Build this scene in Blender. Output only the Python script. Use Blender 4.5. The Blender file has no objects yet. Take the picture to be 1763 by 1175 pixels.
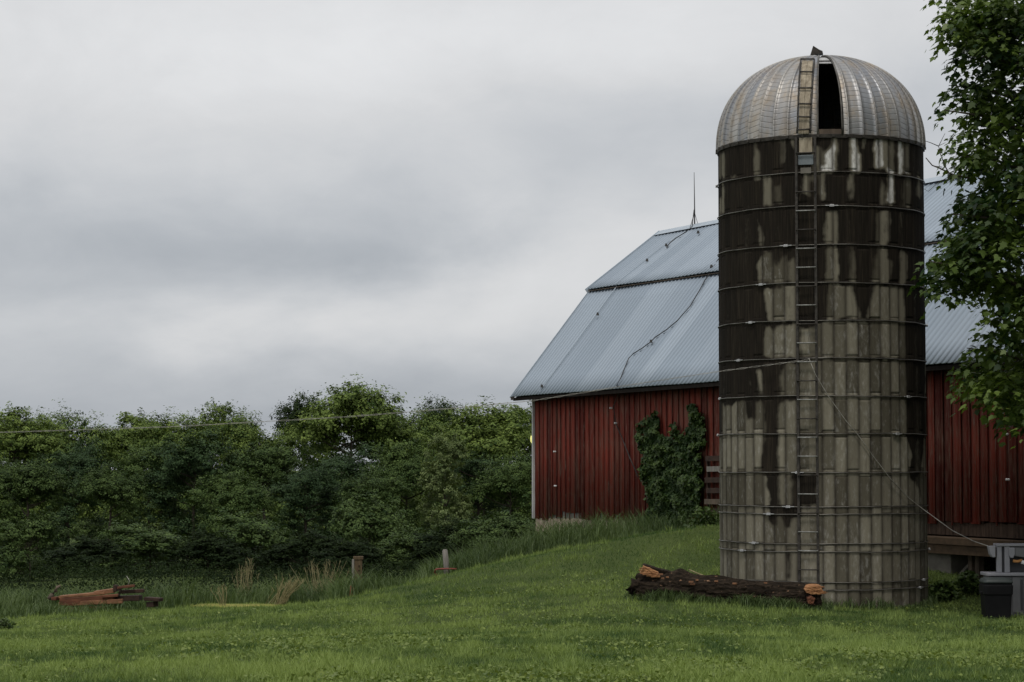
import bpy, math, random
import numpy as np
from mathutils import Vector, Matrix

random.seed(7)
rng = np.random.default_rng(7)
SC = bpy.context.scene
COL = SC.collection
R_ = math.radians

# ------------------------------------------------------------------ camera
F, CX, CY = 3800.0, 881.5, 587.5          # focal length and centre in pixels of the 1763x1175 photograph
EYE = 2.82
PITCH = math.atan((797.0 - CY) / F)
CP, SP = math.cos(PITCH), math.sin(PITCH)
cam = bpy.data.cameras.new('camera')
cam.sensor_width = 36.0
cam.lens = F / 1763.0 * 36.0
cam.clip_start, cam.clip_end = 0.5, 5000.0
cam_o = bpy.data.objects.new('camera', cam)
cam_o.location = (0, 0, EYE)
cam_o.rotation_euler = (math.pi / 2 + PITCH, 0, 0)
COL.objects.link(cam_o)
SC.camera = cam_o

def at(px, py, Y):
    u, v = (px - CX) / F, (CY - py) / F
    dy, dz = CP - v * SP, SP + v * CP
    s = Y / dy
    return Vector((u * s, Y, EYE + dz * s))

def proj(P):
    P = np.asarray(P, float)
    x, y, z = P[..., 0], P[..., 1], P[..., 2] - EYE
    d = y * CP + z * SP
    w = -y * SP + z * CP
    return CX + F * x / d, CY - F * w / d

# ------------------------------------------------------------------ node helper
class NT:
    def __init__(s, tree):
        s.t = tree; s.n = tree.nodes; s.l = tree.links
    def add(s, typ, **kw):
        nd = s.n.new(typ)
        for k, v in kw.items():
            if k == 'inp':
                for kk, vv in v.items():
                    if isinstance(vv, bpy.types.NodeSocket): s.l.new(vv, nd.inputs[kk])
                    else: nd.inputs[kk].default_value = vv
            else: setattr(nd, k, v)
        return nd
    def math(s, op, a, b=None, c=None, clamp=False):
        nd = s.n.new('ShaderNodeMath'); nd.operation = op; nd.use_clamp = clamp
        for i, q in enumerate((a, b, c)):
            if q is None: continue
            if isinstance(q, bpy.types.NodeSocket): s.l.new(q, nd.inputs[i])
            else: nd.inputs[i].default_value = q
        return nd.outputs[0]
    def noise(s, vec, scale, detail=4, rough=0.55, dist=0.0):
        nd = s.add('ShaderNodeTexNoise', inp={'Scale': scale, 'Detail': detail, 'Roughness': rough, 'Distortion': dist})
        if vec is not None: s.l.new(vec, nd.inputs['Vector'])
        return nd.outputs['Fac']
    def mapping(s, vec, scale=(1, 1, 1), rot=(0, 0, 0), loc=(0, 0, 0)):
        nd = s.add('ShaderNodeMapping')
        s.l.new(vec, nd.inputs['Vector'])
        nd.inputs['Scale'].default_value = scale; nd.inputs['Rotation'].default_value = rot
        nd.inputs['Location'].default_value = loc
        return nd.outputs[0]
    def ramp(s, fac, stops, interp='LINEAR'):
        nd = s.n.new('ShaderNodeValToRGB'); r = nd.color_ramp; r.interpolation = interp
        while len(r.elements) < len(stops): r.elements.new(0.5)
        for e, (p, c) in zip(r.elements, stops):
            e.position = p; e.color = tuple(c) + (1,) if len(c) == 3 else c
        s.l.new(fac, nd.inputs[0])
        return nd.outputs[0]
    def mix(s, fac, a, b, typ='MIX'):
        nd = s.n.new('ShaderNodeMixRGB'); nd.blend_type = typ
        for i, q in enumerate((fac, a, b)):
            if isinstance(q, bpy.types.NodeSocket): s.l.new(q, nd.inputs[i])
            elif isinstance(q, (int, float)): nd.inputs[i].default_value = q if i == 0 else (q, q, q, 1)
            else: nd.inputs[i].default_value = tuple(q) + (1,)
        return nd.outputs[0]
    def attr(s, name):
        return s.add('ShaderNodeAttribute', attribute_name=name)

# ------------------------------------------------------------------ sky and sun
SUN_EL, SUN_AZ = R_(64), R_(-168)           # azimuth measured from +Y towards +X: the veiled sun stands behind the camera
world = bpy.data.worlds.new('World'); SC.world = world; world.use_nodes = True
w = NT(world.node_tree); w.n.clear()
tc = w.add('ShaderNodeTexCoord').outputs['Generated']
sky = w.add('ShaderNodeTexSky', sky_type='NISHITA')
sky.sun_disc = False; sky.sun_elevation = SUN_EL; sky.sun_rotation = SUN_AZ
sky.air_density = 1.0; sky.dust_density = 2.0
bg_sky = w.add('ShaderNodeBackground', inp={'Color': sky.outputs[0], 'Strength': 0.06})
n1 = w.noise(w.mapping(tc, (1, 1, 3.2)), 3.0, 5, 0.5)
n2 = w.noise(w.mapping(tc, (1, 1, 2.0), loc=(3, 1, 7)), 8.0, 7, 0.58, 0.4)
n3 = w.noise(w.mapping(tc, (1, 1, 1.7), loc=(5, 2, 1)), 15.0, 7, 0.6, 0.6)
sep = w.add('ShaderNodeSeparateXYZ', inp={'Vector': tc})
X, Y, Z = sep.outputs
az = w.math('ARCTAN2', X, Y)
azw = w.math('ADD', az, w.math('MULTIPLY', w.math('SUBTRACT', n2, 0.5), 0.12))
elw = w.math('ADD', Z, w.math('MULTIPLY', w.math('SUBTRACT', w.noise(w.mapping(tc, (1, 1, 2.5), loc=(9, 4, 2)), 10.0, 5, 0.55), 0.5), 0.045))
lum = w.math('MULTIPLY_ADD', Z, 0.65, 0.50)
lum = w.math('MINIMUM', lum, 0.76)
lum = w.math('SUBTRACT', lum, w.math('MULTIPLY', w.math('MAXIMUM', w.math('SUBTRACT', Z, 0.32), 0.0), 0.45))
lum = w.math('ADD', lum, w.math('MULTIPLY', w.math('SUBTRACT', n1, 0.5), 0.10))
lum = w.math('ADD', lum, w.math('MULTIPLY', w.math('SUBTRACT', n2, 0.5), 0.17))
lum = w.math('ADD', lum, w.math('MULTIPLY', w.math('SUBTRACT', n3, 0.5), 0.10))
# cloud banks: (px, py, half width, half height, brightness)
BLOBS = [(330, 395, 520, 70, -.085), (640, 425, 330, 42, -.06), (0, 400, 260, 80, -.035), (60, 510, 360, 50, -.05),
         (180, 640, 480, 70, -.05), (150, 725, 600, 45, -.06), (520, 570, 220, 45, .09), (800, 520, 280, 65, .09),
         (1040, 400, 230, 75, .085), (820, 690, 330, 45, -.06), (1000, 605, 220, 40, -.03), (1120, 225, 340, 80, -.085),
         (880, 350, 220, 45, -.03), (350, 90, 600, 110, .05), (1000, 60, 500, 90, .05), (110, 560, 200, 30, .03),
         (1600, 200, 300, 150, -.045), (500, 730, 800, 30, -.03)]
for px, py, wx, wy, amp in BLOBS:
    d = at(px, py, 100) - Vector((0, 0, EYE)); d.normalize()
    a0, e0 = math.atan2(d.x, d.y), d.z
    qa = w.math('POWER', w.math('DIVIDE', w.math('SUBTRACT', azw, a0), wx / F), 2.0)
    qe = w.math('POWER', w.math('DIVIDE', w.math('SUBTRACT', elw, e0), wy / F), 2.0)
    g = w.math('EXPONENT', w.math('MULTIPLY', w.math('ADD', qa, qe), -0.7))
    lum = w.math('MULTIPLY_ADD', g, amp, lum)
lum = w.math('MAXIMUM', lum, 0.2)
cloud = w.mix(1.0, w.ramp(lum, [(0.0, (.86, .96, 1.12)), (0.38, (.915, .98, 1.065)), (0.62, (.985, .995, 1.012)), (1.0, (1, 1, 1))]), lum, 'MULTIPLY')
bg_cl = w.add('ShaderNodeBackground', inp={'Color': cloud, 'Strength': 1.15})
mx = w.add('ShaderNodeMixShader', inp={0: 0.93, 1: bg_sky.outputs[0], 2: bg_cl.outputs[0]})
wo = w.add('ShaderNodeOutputWorld', inp={'Surface': mx.outputs[0]})

sun = bpy.data.lights.new('sun', 'SUN')
sun.energy = 1.5; sun.angle = R_(12); sun.color = (1.0, 0.95, 0.88)
sun_o = bpy.data.objects.new('sun', sun); COL.objects.link(sun_o)
sd = Vector((math.sin(SUN_AZ) * math.cos(SUN_EL), math.cos(SUN_AZ) * math.cos(SUN_EL), math.sin(SUN_EL)))
sun_o.rotation_euler = (-sd).to_track_quat('-Z', 'Y').to_euler()
sun_o.location = (0, 0, 60)

SC.view_settings.view_transform = 'Standard'; SC.view_settings.look = 'None'
SC.view_settings.exposure = 0.0; SC.view_settings.gamma = 1.0

# ------------------------------------------------------------------ object helpers
ORI = {}
def tag(o, label=None, cat=None, group=None, kind=None):
    if label: o['label'] = label
    if cat: o['category'] = cat
    if group: o['group'] = group
    if kind: o['kind'] = kind
    return o

def root(name, loc, label, cat, group=None):
    o = bpy.data.objects.new(name, None); COL.objects.link(o)
    o.location = loc; o.empty_display_size = 0.3
    ORI[o] = Vector(loc)
    return tag(o, label, cat, group)

def link_mesh(name, me, mat, parent, smooth):
    o = bpy.data.objects.new(name, me); COL.objects.link(o)
    if mat: me.materials.append(mat)
    if smooth: me.polygons.foreach_set('use_smooth', [True] * len(me.polygons))
    if parent:
        o.parent = parent; ORI[o] = ORI[parent]
    else: ORI[o] = Vector((0, 0, 0))
    return o

class MB:
    def __init__(s): s.v = []; s.f = []
    def box(s, c, size, rot=None, taper=1.0):
        x, y, z = [q / 2 for q in size]; b = len(s.v)
        for sz in (-1, 1):
            k = taper if sz > 0 else 1.0
            for sx, sy in ((-1, -1), (1, -1), (1, 1), (-1, 1)):
                p = Vector((sx * x * k, sy * y * k, sz * z))
                if rot is not None: p = rot @ p
                s.v.append(p + Vector(c))
        for q in ((0, 3, 2, 1), (4, 5, 6, 7), (0, 1, 5, 4), (1, 2, 6, 5), (2, 3, 7, 6), (3, 0, 4, 7)):
            s.f.append(tuple(b + i for i in q))
        return s
    def bar(s, p, q, wd, ht, up=(0, 0, 1)):
        p, q = Vector(p), Vector(q); d = (q - p)
        z = Vector(up); x = d.normalized(); y = z.cross(x).normalized(); z = x.cross(y)
        m = Matrix((x, y, z)).transposed()
        return s.box((p + q) / 2, (d.length, wd, ht), m)
    def prism(s, pts, off):
        b = len(s.v); n = len(pts); off = Vector(off)
        for p in pts: s.v.append(Vector(p))
        for p in pts: s.v.append(Vector(p) + off)
        s.f.append(tuple(range(b, b + n))); s.f.append(tuple(range(b + 2 * n - 1, b + n - 1, -1)))
        for i in range(n):
            j = (i + 1) % n
            s.f.append((b + i, b + n + i, b + n + j, b + j))
        return s
    def tube(s, pts, rad, n=6, cap=True, jit=0.0):
        pts = [Vector(p) for p in pts]; b = len(s.v)
        rads = rad if isinstance(rad, (list, tuple)) else [rad] * len(pts)
        ref = Vector((0.3, 0.2, 1)).normalized()
        for i, p in enumerate(pts):
            t = (pts[min(i + 1, len(pts) - 1)] - pts[max(i - 1, 0)]).normalized()
            if abs(t.dot(ref)) > 0.95: rr = Vector((1, 0, 0.1))
            else: rr = ref
            x = t.cross(rr).normalized(); y = t.cross(x)
            for k in range(n):
                a = 2 * math.pi * k / n
                r = rads[i] * (1 + random.uniform(-jit, jit))
                s.v.append(p + (x * math.cos(a) + y * math.sin(a)) * r)
        for i in range(len(pts) - 1):
            for k in range(n):
                k2 = (k + 1) % n
                s.f.append((b + i * n + k, b + i * n + k2, b + (i + 1) * n + k2, b + (i + 1) * n + k))
        if cap:
            s.f.append(tuple(b + k for k in reversed(range(n))))
            e = b + (len(pts) - 1) * n
            s.f.append(tuple(e + k for k in range(n)))
        return s
    def build(s, name, mat, parent=None, smooth=False, bevel=0.0):
        o0 = ORI[parent] if parent else Vector((0, 0, 0))
        me = bpy.data.meshes.new(name)
        me.from_pydata([tuple(v - o0) for v in s.v], [], s.f); me.update()
        o = link_mesh(name, me, mat, parent, smooth)
        if bevel:
            m = o.modifiers.new('bevel', 'BEVEL'); m.width = bevel; m.segments = 2; m.limit_method = 'ANGLE'
        return o

def mesh_np(name, V, Fc, mat, parent=None, smooth=False, attrs=None):
    V = np.asarray(V, np.float32).reshape(-1, 3); Fc = np.asarray(Fc, np.int32)
    if parent: V = V - np.array(ORI[parent], np.float32)
    me = bpy.data.meshes.new(name)
    nf, k = Fc.shape
    me.vertices.add(len(V)); me.vertices.foreach_set('co', V.ravel())
    me.loops.add(nf * k); me.loops.foreach_set('vertex_index', Fc.ravel())
    me.polygons.add(nf); me.polygons.foreach_set('loop_start', np.arange(0, nf * k, k, dtype=np.int32))
    if attrs:
        for an, av in attrs.items():
            a = me.attributes.new(an, 'FLOAT', 'POINT'); a.data.foreach_set('value', np.asarray(av, np.float32))
    me.update(calc_edges=True); me.validate()
    return link_mesh(name, me, mat, parent, smooth)

# smooth value noise on numpy arrays
def vnoise(x, y, seed=0):
    xi, yi = np.floor(x).astype(int), np.floor(y).astype(int)
    fx, fy = x - xi, y - yi
    fx, fy = fx * fx * (3 - 2 * fx), fy * fy * (3 - 2 * fy)
    def h(a, b):
        n = (a * 374761393 + b * 668265263 + seed * 974711) & 0x7fffffff
        n = ((n ^ (n >> 13)) * 1274126177) & 0x7fffffff
        return ((n ^ (n >> 16)) & 0xffff) / 65535.0
    return (h(xi, yi) * (1 - fx) + h(xi + 1, yi) * fx) * (1 - fy) + (h(xi, yi + 1) * (1 - fx) + h(xi + 1, yi + 1) * fx) * fy
def fbm(x, y, seed=0, o=4):
    r, a, t = 0, 1.0, 0
    for i in range(o):
        r = r + a * vnoise(x * 2 ** i, y * 2 ** i, seed + i); t += a; a *= 0.5
    return r / t

# ------------------------------------------------------------------ materials
def new_mat(name):
    m = bpy.data.materials.new(name); m.use_nodes = True
    t = NT(m.node_tree); b = t.n['Principled BSDF']
    return m, t, b
def set_bump(t, b, h, strength=0.3, dist=0.02):
    bp = t.add('ShaderNodeBump', inp={'Height': h, 'Strength': strength, 'Distance': dist})
    t.l.new(bp.outputs[0], b.inputs['Normal'])
def objco(t): return t.add('ShaderNodeTexCoord').outputs['Object']

def simple(name, c1, c2, scale=6, rough=0.7, metal=0.0, stretch=(1, 1, 1), bump=0.25, spec=0.3, detail=6):
    m, t, b = new_mat(name)
    co = t.mapping(objco(t), stretch)
    n = t.noise(co, scale, detail, 0.6)
    t.l.new(t.ramp(n, [(0.3, c1), (0.7, c2)]), b.inputs['Base Color'])
    b.inputs['Roughness'].default_value = rough; b.inputs['Metallic'].default_value = metal
    b.inputs['Specular IOR Level'].default_value = spec
    if bump: set_bump(t, b, t.noise(co, scale * 3, 5, 0.6), bump, 0.01)
    return m

def leaf_mat(name, dark, light, transl=0.3, rough=0.55, spec=0.25):
    m, t, b = new_mat(name)
    a = t.attr('v').outputs['Fac']
    c = t.ramp(a, [(0.0, dark), (1.0, light)])
    t.l.new(c, b.inputs['Base Color'])
    b.inputs['Roughness'].default_value = rough; b.inputs['Specular IOR Level'].default_value = spec
    tr = t.add('ShaderNodeBsdfTranslucent', inp={'Color': t.mix(1.0, c, (1.0, 1.05, 0.55), 'MULTIPLY')})
    mxs = t.add('ShaderNodeMixShader', inp={0: transl, 1: b.outputs[0], 2: tr.outputs[0]})
    t.l.new(mxs.outputs[0], t.n['Material Output'].inputs['Surface'])
    return m

# grass: attribute v picks young to yellowed blades
M_LAWN = leaf_mat('lawn_blades', (.054, .104, .030), (.265, .345, .100), 0.3, 0.6, 0.2)
M_TALL = leaf_mat('tall_grass_blades', (.034, .064, .020), (.155, .215, .078), 0.3, 0.55, 0.3)
M_WEED = leaf_mat('weed_leaves', (.085, .135, .026), (.26, .32, .08), 0.25, 0.5, 0.3)
M_WOOD = leaf_mat('wood_leaves', (.044, .082, .020), (.22, .29, .066), 0.14, 0.6, 0.15)
M_WOOD2 = leaf_mat('shaded_wood_leaves', (.020, .044, .013), (.115, .168, .046), 0.12, 0.6, 0.15)  # darker twin of the wood green: lower wood's shade put into the colour
M_WOOD3 = leaf_mat('dark_cool_leaves', (.013, .034, .014), (.075, .122, .044), 0.12, 0.6, 0.15)  # cool tint of the shade-darkened front green, for tree variety
M_WOOD4 = leaf_mat('warm_green_leaves', (.024, .052, .014), (.125, .182, .048), 0.12, 0.6, 0.15)  # warm tint of the shade-darkened front green, for tree variety
M_UNDER = leaf_mat('undergrowth_leaves', (.008, .016, .007), (.034, .054, .018), 0.2, 0.7, 0.08)  # near-black green: shade at the foot of the wood put into the leaves
M_PALE = leaf_mat('pale_leaves', (.060, .095, .028), (.23, .28, .11), 0.25, 0.55, 0.2)
M_DARKL = leaf_mat('dark_leaves', (.014, .028, .010), (.060, .095, .028), 0.2, 0.6, 0.15)
M_MAPLE = leaf_mat('maple_leaves', (.015, .040, .011), (.20, .28, .056), 0.32, 0.45, 0.3)
M_IVY = leaf_mat('ivy_leaves', (.022, .050, .013), (.088, .130, .032), 0.2, 0.5, 0.25)
M_DRY = simple('dry_stalks', (.15, .13, .06), (.34, .30, .16), 8, 0.85, bump=0)
M_BARK = simple('tree_bark', (.035, .028, .022), (.10, .082, .062), 7, 0.95, stretch=(1, 1, .2), bump=0.6)

def mat_ground():
    m, t, b = new_mat('turf')
    co = objco(t)
    n = t.noise(co, 0.35, 5, 0.6); n2 = t.noise(co, 14, 6, 0.7)
    c = t.mix(n2, t.ramp(n, [(.35, (.030, .050, .014)), (.65, (.065, .085, .024))]), (.075, .105, .028))
    dry = t.attr('dry').outputs['Fac']
    c = t.mix(dry, c, (.30, .28, .075))
    t.l.new(c, b.inputs['Base Color']); b.inputs['Roughness'].default_value = 0.95
    b.inputs['Specular IOR Level'].default_value = 0.1
    set_bump(t, b, n2, 0.6, 0.05)
    return m

def mat_silo():
    m, t, b = new_mat('silo_concrete')
    co = objco(t)
    s = t.attr('stain').outputs['Fac']; pv = t.attr('stave').outputs['Fac']
    fine = t.noise(t.mapping(co, (3, 3, 1.1)), 6, 6, 0.65)
    blot = t.noise(co, 2.2, 5, 0.6)
    clean = t.mix(pv, (.085, .076, .056), (.235, .215, .165))
    clean = t.mix(t.ramp(fine, [(.54, (0, 0, 0)), (.86, (.4, .4, .4))]), clean, (.058, .047, .034))
    runs = t.noise(t.mapping(co, (7, 7, .22), loc=(2, 5, 0)), 3.0, 5, .6)
    clean = t.mix(t.ramp(runs, [(.58, (0, 0, 0)), (.78, (.5, .5, .5))]), clean, (.050, .042, .031))
    grain = t.noise(t.mapping(co, (9, 9, .35)), 5, 5, .6)
    dark = t.ramp(grain, [(.32, (.013, .011, .009)), (.5, (.024, .020, .0155)), (.68, (.046, .037, .027)), (.82, (.10, .084, .062))])
    dark = t.mix(t.math('MULTIPLY', pv, .6), dark, (.011, .010, .0085))
    white = t.mix(t.ramp(t.math('MULTIPLY_ADD', fine, .6, t.math('MULTIPLY', blot, .4)), [(.38, (0, 0, 0)), (.66, (1, 1, 1))]), (.80, .79, .76), (.30, .28, .235))
    # stain: 0 lime white, .4 clean, 1 dark
    fw = t.ramp(t.math('ADD', s, t.math('MULTIPLY', t.math('SUBTRACT', fine, .5), .25)), [(.16, (0, 0, 0)), (.42, (1, 1, 1))])
    fd = t.ramp(t.math('ADD', s, t.math('MULTIPLY', t.math('SUBTRACT', fine, .5), .30)), [(.50, (0, 0, 0)), (.82, (1, 1, 1))])
    c = t.mix(fd, t.mix(fw, white, clean), dark)
    j = t.attr('joint').outputs['Fac']
    c = t.mix(t.math('MULTIPLY', j, .95), c, (.022, .018, .015))
    t.l.new(c, b.inputs['Base Color'])
    b.inputs['Roughness'].default_value = 0.9; b.inputs['Specular IOR Level'].default_value = 0.05
    set_bump(t, b, t.noise(co, 30, 5, .6), 0.25, 0.01)
    return m

def mat_dome():
    m, t, b = new_mat('galvanised_dome')
    co = objco(t)
    u = t.attr('u').outputs['Fac']; v = t.attr('w').outputs['Fac']; pr = t.attr('stave').outputs['Fac']
    fr = t.math('FRACT', t.math('ADD', t.math('MULTIPLY', v, 1.0), t.math('MULTIPLY', u, 1.0)))
    seam = t.ramp(fr, [(0.0, (1, 1, 1)), (0.06, (1, 1, 1)), (.12, (0, 0, 0)), (.86, (0, 0, 0)), (.96, (.35, .35, .35))])
    n = t.noise(t.mapping(co, (1, 1, .5)), 3.0, 6, .65); n2 = t.noise(co, 1.1, 3, .5)
    c = t.mix(pr, (.29, .305, .33), (.47, .45, .42))
    c = t.mix(t.ramp(n, [(.46, (0, 0, 0)), (.64, (.8, .8, .8))]), c, (.37, .30, .22))
    c = t.mix(t.ramp(n2, [(.5, (0, 0, 0)), (.7, (.5, .5, .5))]), c, (.24, .24, .26))
    c = t.mix(t.math('MULTIPLY', seam, .5), c, (.07, .065, .065))
    ribm = t.attr('rib').outputs['Fac']
    c = t.mix(t.ramp(ribm, [(.75, (0, 0, 0)), (1.0, (.8, .8, .8))]), c, (.62, .60, .55))
    c = t.mix(t.ramp(ribm, [(.0, (0, 0, 0)), (.4, (.6, .6, .6)), (.6, (0, 0, 0))]), c, (.12, .11, .10))
    t.l.new(c, b.inputs['Base Color'])
    b.inputs['Metallic'].default_value = 0.5
    t.l.new(t.ramp(n, [(.3, (.36, .36, .36)), (.7, (.6, .6, .6))]), b.inputs['Roughness'])
    set_bump(t, b, t.math('SUBTRACT', 1.0, seam), 0.35, 0.02)
    return m

def mat_roof():
    m, t, b = new_mat('roof_steel')
    v = t.attr('v').outputs['Fac']; a = t.attr('s').outputs['Fac']
    co = objco(t)
    n = t.noise(co, .5, 4, .6); n2 = t.noise(co, 8, 5, .7)
    c = t.mix(v, (.33, .40, .475), (.43, .505, .585))
    c = t.mix(t.math('MULTIPLY', n, .35), c, (.23, .26, .30))
    c = t.mix(t.ramp(n2, [(.62, (0, 0, 0)), (.8, (.35, .35, .35))]), c, (.16, .16, .165))
    c = t.mix(a, c, (.085, .095, .11))
    t.l.new(c, b.inputs['Base Color'])
    b.inputs['Metallic'].default_value = 0.25; b.inputs['Roughness'].default_value = 0.5
    return m

def mat_barn_red():
    m, t, b = new_mat('red_boards')
    v = t.attr('v').outputs['Fac']; h = t.attr('s').outputs['Fac']
    co = objco(t)
    n = t.noise(t.mapping(co, (5, 5, .6)), 4, 7, .7)
    n2 = t.noise(t.mapping(co, (1, 1, .5)), 1.4, 4, .6)
    c = t.mix(v, (.085, .015, .011), (.265, .046, .029))
    worn = t.math('ADD', t.math('MULTIPLY', n, .8), t.math('MULTIPLY', n2, .45))
    c = t.mix(t.ramp(worn, [(.58, (0, 0, 0)), (.76, (.8, .8, .8))]), c, (.185, .10, .072))
    c = t.mix(t.ramp(n, [(.58, (0, 0, 0)), (.74, (.5, .5, .5))]), c, (.33, .25, .22))
    c = t.mix(t.math('MULTIPLY', h, t.ramp(n2, [(.4, (.25, .25, .25)), (.6, (.9, .9, .9))])), c, (.035, .022, .018))
    t.l.new(c, b.inputs['Base Color']); b.inputs['Roughness'].default_value = 0.85
    b.inputs['Specular IOR Level'].default_value = 0.15
    set_bump(t, b, n, 0.4, 0.01)
    return m

M_GROUND = mat_ground(); M_SILO = mat_silo(); M_DOME = mat_dome(); M_ROOF = mat_roof(); M_RED = mat_barn_red()
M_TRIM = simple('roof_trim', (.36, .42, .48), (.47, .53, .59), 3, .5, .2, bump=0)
M_HOOP = simple('hoop_steel', (.055, .05, .042), (.22, .21, .19), 3, 0.5, 0.6, bump=0.1)
M_LUG = simple('lug_steel', (.28, .28, .28), (.48, .48, .48), 20, 0.45, 0.5, bump=0.1)
M_DARKST = simple('dark_steel', (.03, .028, .025), (.085, .075, .065), 12, 0.6, 0.4, bump=0.1)
M_RUNG = simple('rung_steel', (.20, .20, .19), (.42, .42, .40), 15, 0.5, 0.5, bump=0.1)
M_TANB = simple('tan_board', (.19, .155, .11), (.47, .41, .31), 4, 0.85, stretch=(3, 3, .7), bump=0.3)
M_GREYP = simple('grey_panel', (.13, .15, .165), (.21, .235, .25), 5, 0.6, bump=0.1)
M_WHITE = simple('white_trim', (.34, .34, .34), (.56, .56, .55), 4, 0.6, stretch=(1, 1, .4), bump=0.15)
M_CONC = simple('old_concrete', (.26, .20, .15), (.46, .39, .30), 3, 0.9, bump=0.5)
M_BLOCK = simple('block_pier', (.12, .11, .095), (.22, .205, .175), 3, 0.9, bump=0.5)
M_OLDW = simple('weathered_boards', (.055, .042, .033), (.15, .115, .085), 6, 0.9, stretch=(1, 1, .3), bump=0.5)
M_BROWN = simple('brown_beam', (.060, .038, .022), (.125, .082, .048), 5, 0.9, bump=0.4)
M_SKIRT = simple('dark_old_boards', (.030, .020, .015), (.085, .058, .042), 6, 0.9, stretch=(2, 2, .3), bump=0.5, spec=.1)
M_EAVE = simple('dark_wood', (.012, .010, .009), (.03, .025, .022), 6, 0.9, bump=0.3, spec=.05)
M_RUST = simple('rusty_timber', (.060, .024, .015), (.20, .080, .042), 6, 0.85, stretch=(.5, 1, 2), bump=0.4)
M_RUSTL = simple('pale_rusty_timber', (.11, .052, .028), (.33, .165, .085), 6, 0.85, stretch=(.5, 1, 2), bump=0.3)
M_RUSTD = simple('dark_rusty_timber', (.022, .014, .011), (.062, .034, .023), 6, 0.85, bump=0.4)
M_POST = simple('grey_post', (.13, .12, .105), (.27, .25, .225), 7, 0.9, stretch=(2, 2, .3), bump=0.4)
M_BPOST = simple('brown_post', (.060, .042, .024), (.155, .110, .062), 6, 0.9, stretch=(2, 2, .3), bump=0.4)
M_REDP = simple('red_pipe', (.17, .035, .028), (.28, .075, .055), 10, 0.6, bump=0.1)
M_ORANGE = simple('split_wood', (.20, .088, .038), (.47, .24, .11), 9, 0.9, stretch=(.35, 1, 3.0), bump=0.6)
M_BLACKP = simple('black_plastic', (.005, .005, .0055), (.010, .010, .011), 3, 0.6, bump=0.05, spec=.12)
M_LID = simple('grey_green_lid', (.026, .032, .031), (.048, .058, .056), 3, 0.5, bump=0.05)
M_GPL = simple('grey_plastic', (.21, .21, .23), (.29, .29, .31), 3, 0.5, bump=0.05)
M_GPLD = simple('dark_grey_plastic', (.040, .040, .045), (.065, .065, .07), 3, 0.5, bump=0.05)
M_GPLM = simple('mid_grey_plastic', (.115, .115, .12), (.16, .16, .165), 3, 0.5, bump=0.05)
M_ORANGEP = simple('orange_plastic', (.42, .19, .06), (.55, .27, .09), 3, 0.5, bump=0)
M_WIRE = simple('wire_metal', (.18, .17, .15), (.50, .48, .43), 3, 0.5, 0.3, bump=0)
M_CABLE = simple('dark_cable', (.03, .03, .03), (.06, .058, .055), 10, 0.6, 0.2, bump=0)
M_PORC = simple('white_porcelain', (.6, .6, .6), (.75, .75, .74), 10, 0.3, bump=0)

def mat_logbark():
    m, t, b = new_mat('log_bark')
    co = objco(t)
    n = t.noise(t.mapping(co, (.7, 4, 4)), 5, 7, .7)
    n2 = t.noise(t.mapping(co, (1, 2.5, 2.5), loc=(4, 0, 0)), 6, 4, .6)
    c = t.ramp(n, [(.32, (.009, .0075, .006)), (.5, (.024, .018, .013)), (.66, (.060, .044, .031)), (.8, (.12, .09, .062))])
    c = t.mix(t.ramp(n2, [(.66, (0, 0, 0)), (.70, (.9, .9, .9))]), c, (.34, .20, .12))
    t.l.new(c, b.inputs['Base Color']); b.inputs['Roughness'].default_value = .95
    b.inputs['Specular IOR Level'].default_value = .1
    set_bump(t, b, n, .9, .03)
    return m
M_LOG = mat_logbark()
def emis(name, col, st):
    m, t, b = new_mat(name)
    n = t.noise(objco(t), 12, 2)
    t.l.new(t.ramp(n, [(.3, col), (.7, tuple(min(1, q * 1.1) for q in col))]), b.inputs['Emission Color'])
    b.inputs['Emission Strength'].default_value = st; b.inputs['Base Color'].default_value = col + (1,)
    return m
M_LAMP = emis('yellow_lamp_glass', (.80, .77, .25), 0.8)

# ------------------------------------------------------------------ terrain height
CTRL = [(-100, 1175, 18), (400, 1175, 18), (900, 1175, 18), (1400, 1175, 18), (1900, 1175, 18),
        (0, 1068, 50), (-250, 1072, 50), (300, 1053, 52), (540, 1047, 54), (400, 1042, 61), (250, 1045, 60),
        (640, 1020, 55), (700, 1005, 56), (780, 988, 57), (925, 957, 61), (1060, 936, 60), (1170, 917, 58.5), (1237, 905, 56.5),
        (925, 1020, 47), (925, 1090, 31), (700, 1080, 38), (540, 1100, 34),
        (1237, 1000, 47), (1237, 950, 52), (1420, 1045, 43.5), (1240, 1012, 45.5), (1603, 1034, 45.3),
        (1700, 1010, 46.5), (1763, 1064, 40), (1600, 1100, 33), (1085, 1030, 42.5), (1420, 1050, 42), (1900, 1060, 40), (1900, 990, 50),
        (925, 938, 69.5), (860, 1012, 71), (700, 1040, 74), (540, 1047, 61), (600, 1046, 60.5), (640, 1040, 62), (700, 1038, 64), (780, 1032, 66), (480, 1046, 57), (480, 1041, 63), (300, 1048, 57), (300, 1041, 63)]
pts = [tuple(at(*c)) for c in CTRL]
pts += [(x, 0, EYE - 1.68) for x in (-14, 0, 14)] + [(x, 8, EYE - 1.70) for x in (-14, 0, 14)]
pts += [(-25, 95, -2.2), (-12, 95, -2.1), (0, 95, -1.8), (14, 95, .2), (-30, 125, -3.5), (-14, 125, -3.4), (2, 125, -3.2), (20, 125, -1.5),
        (-34, 155, -4.2), (-14, 155, -4.2), (4, 155, -4.1), (25, 155, -3.5), (-22, 70, -1.6), (-30, 40, -.6), (22, 60, 1.0), (20, 30, .5), (10, 56, .75), (8.5, 54, .75)]
pts = np.array(pts)
PX, PZ = pts[:, :2], pts[:, 2]
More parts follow.
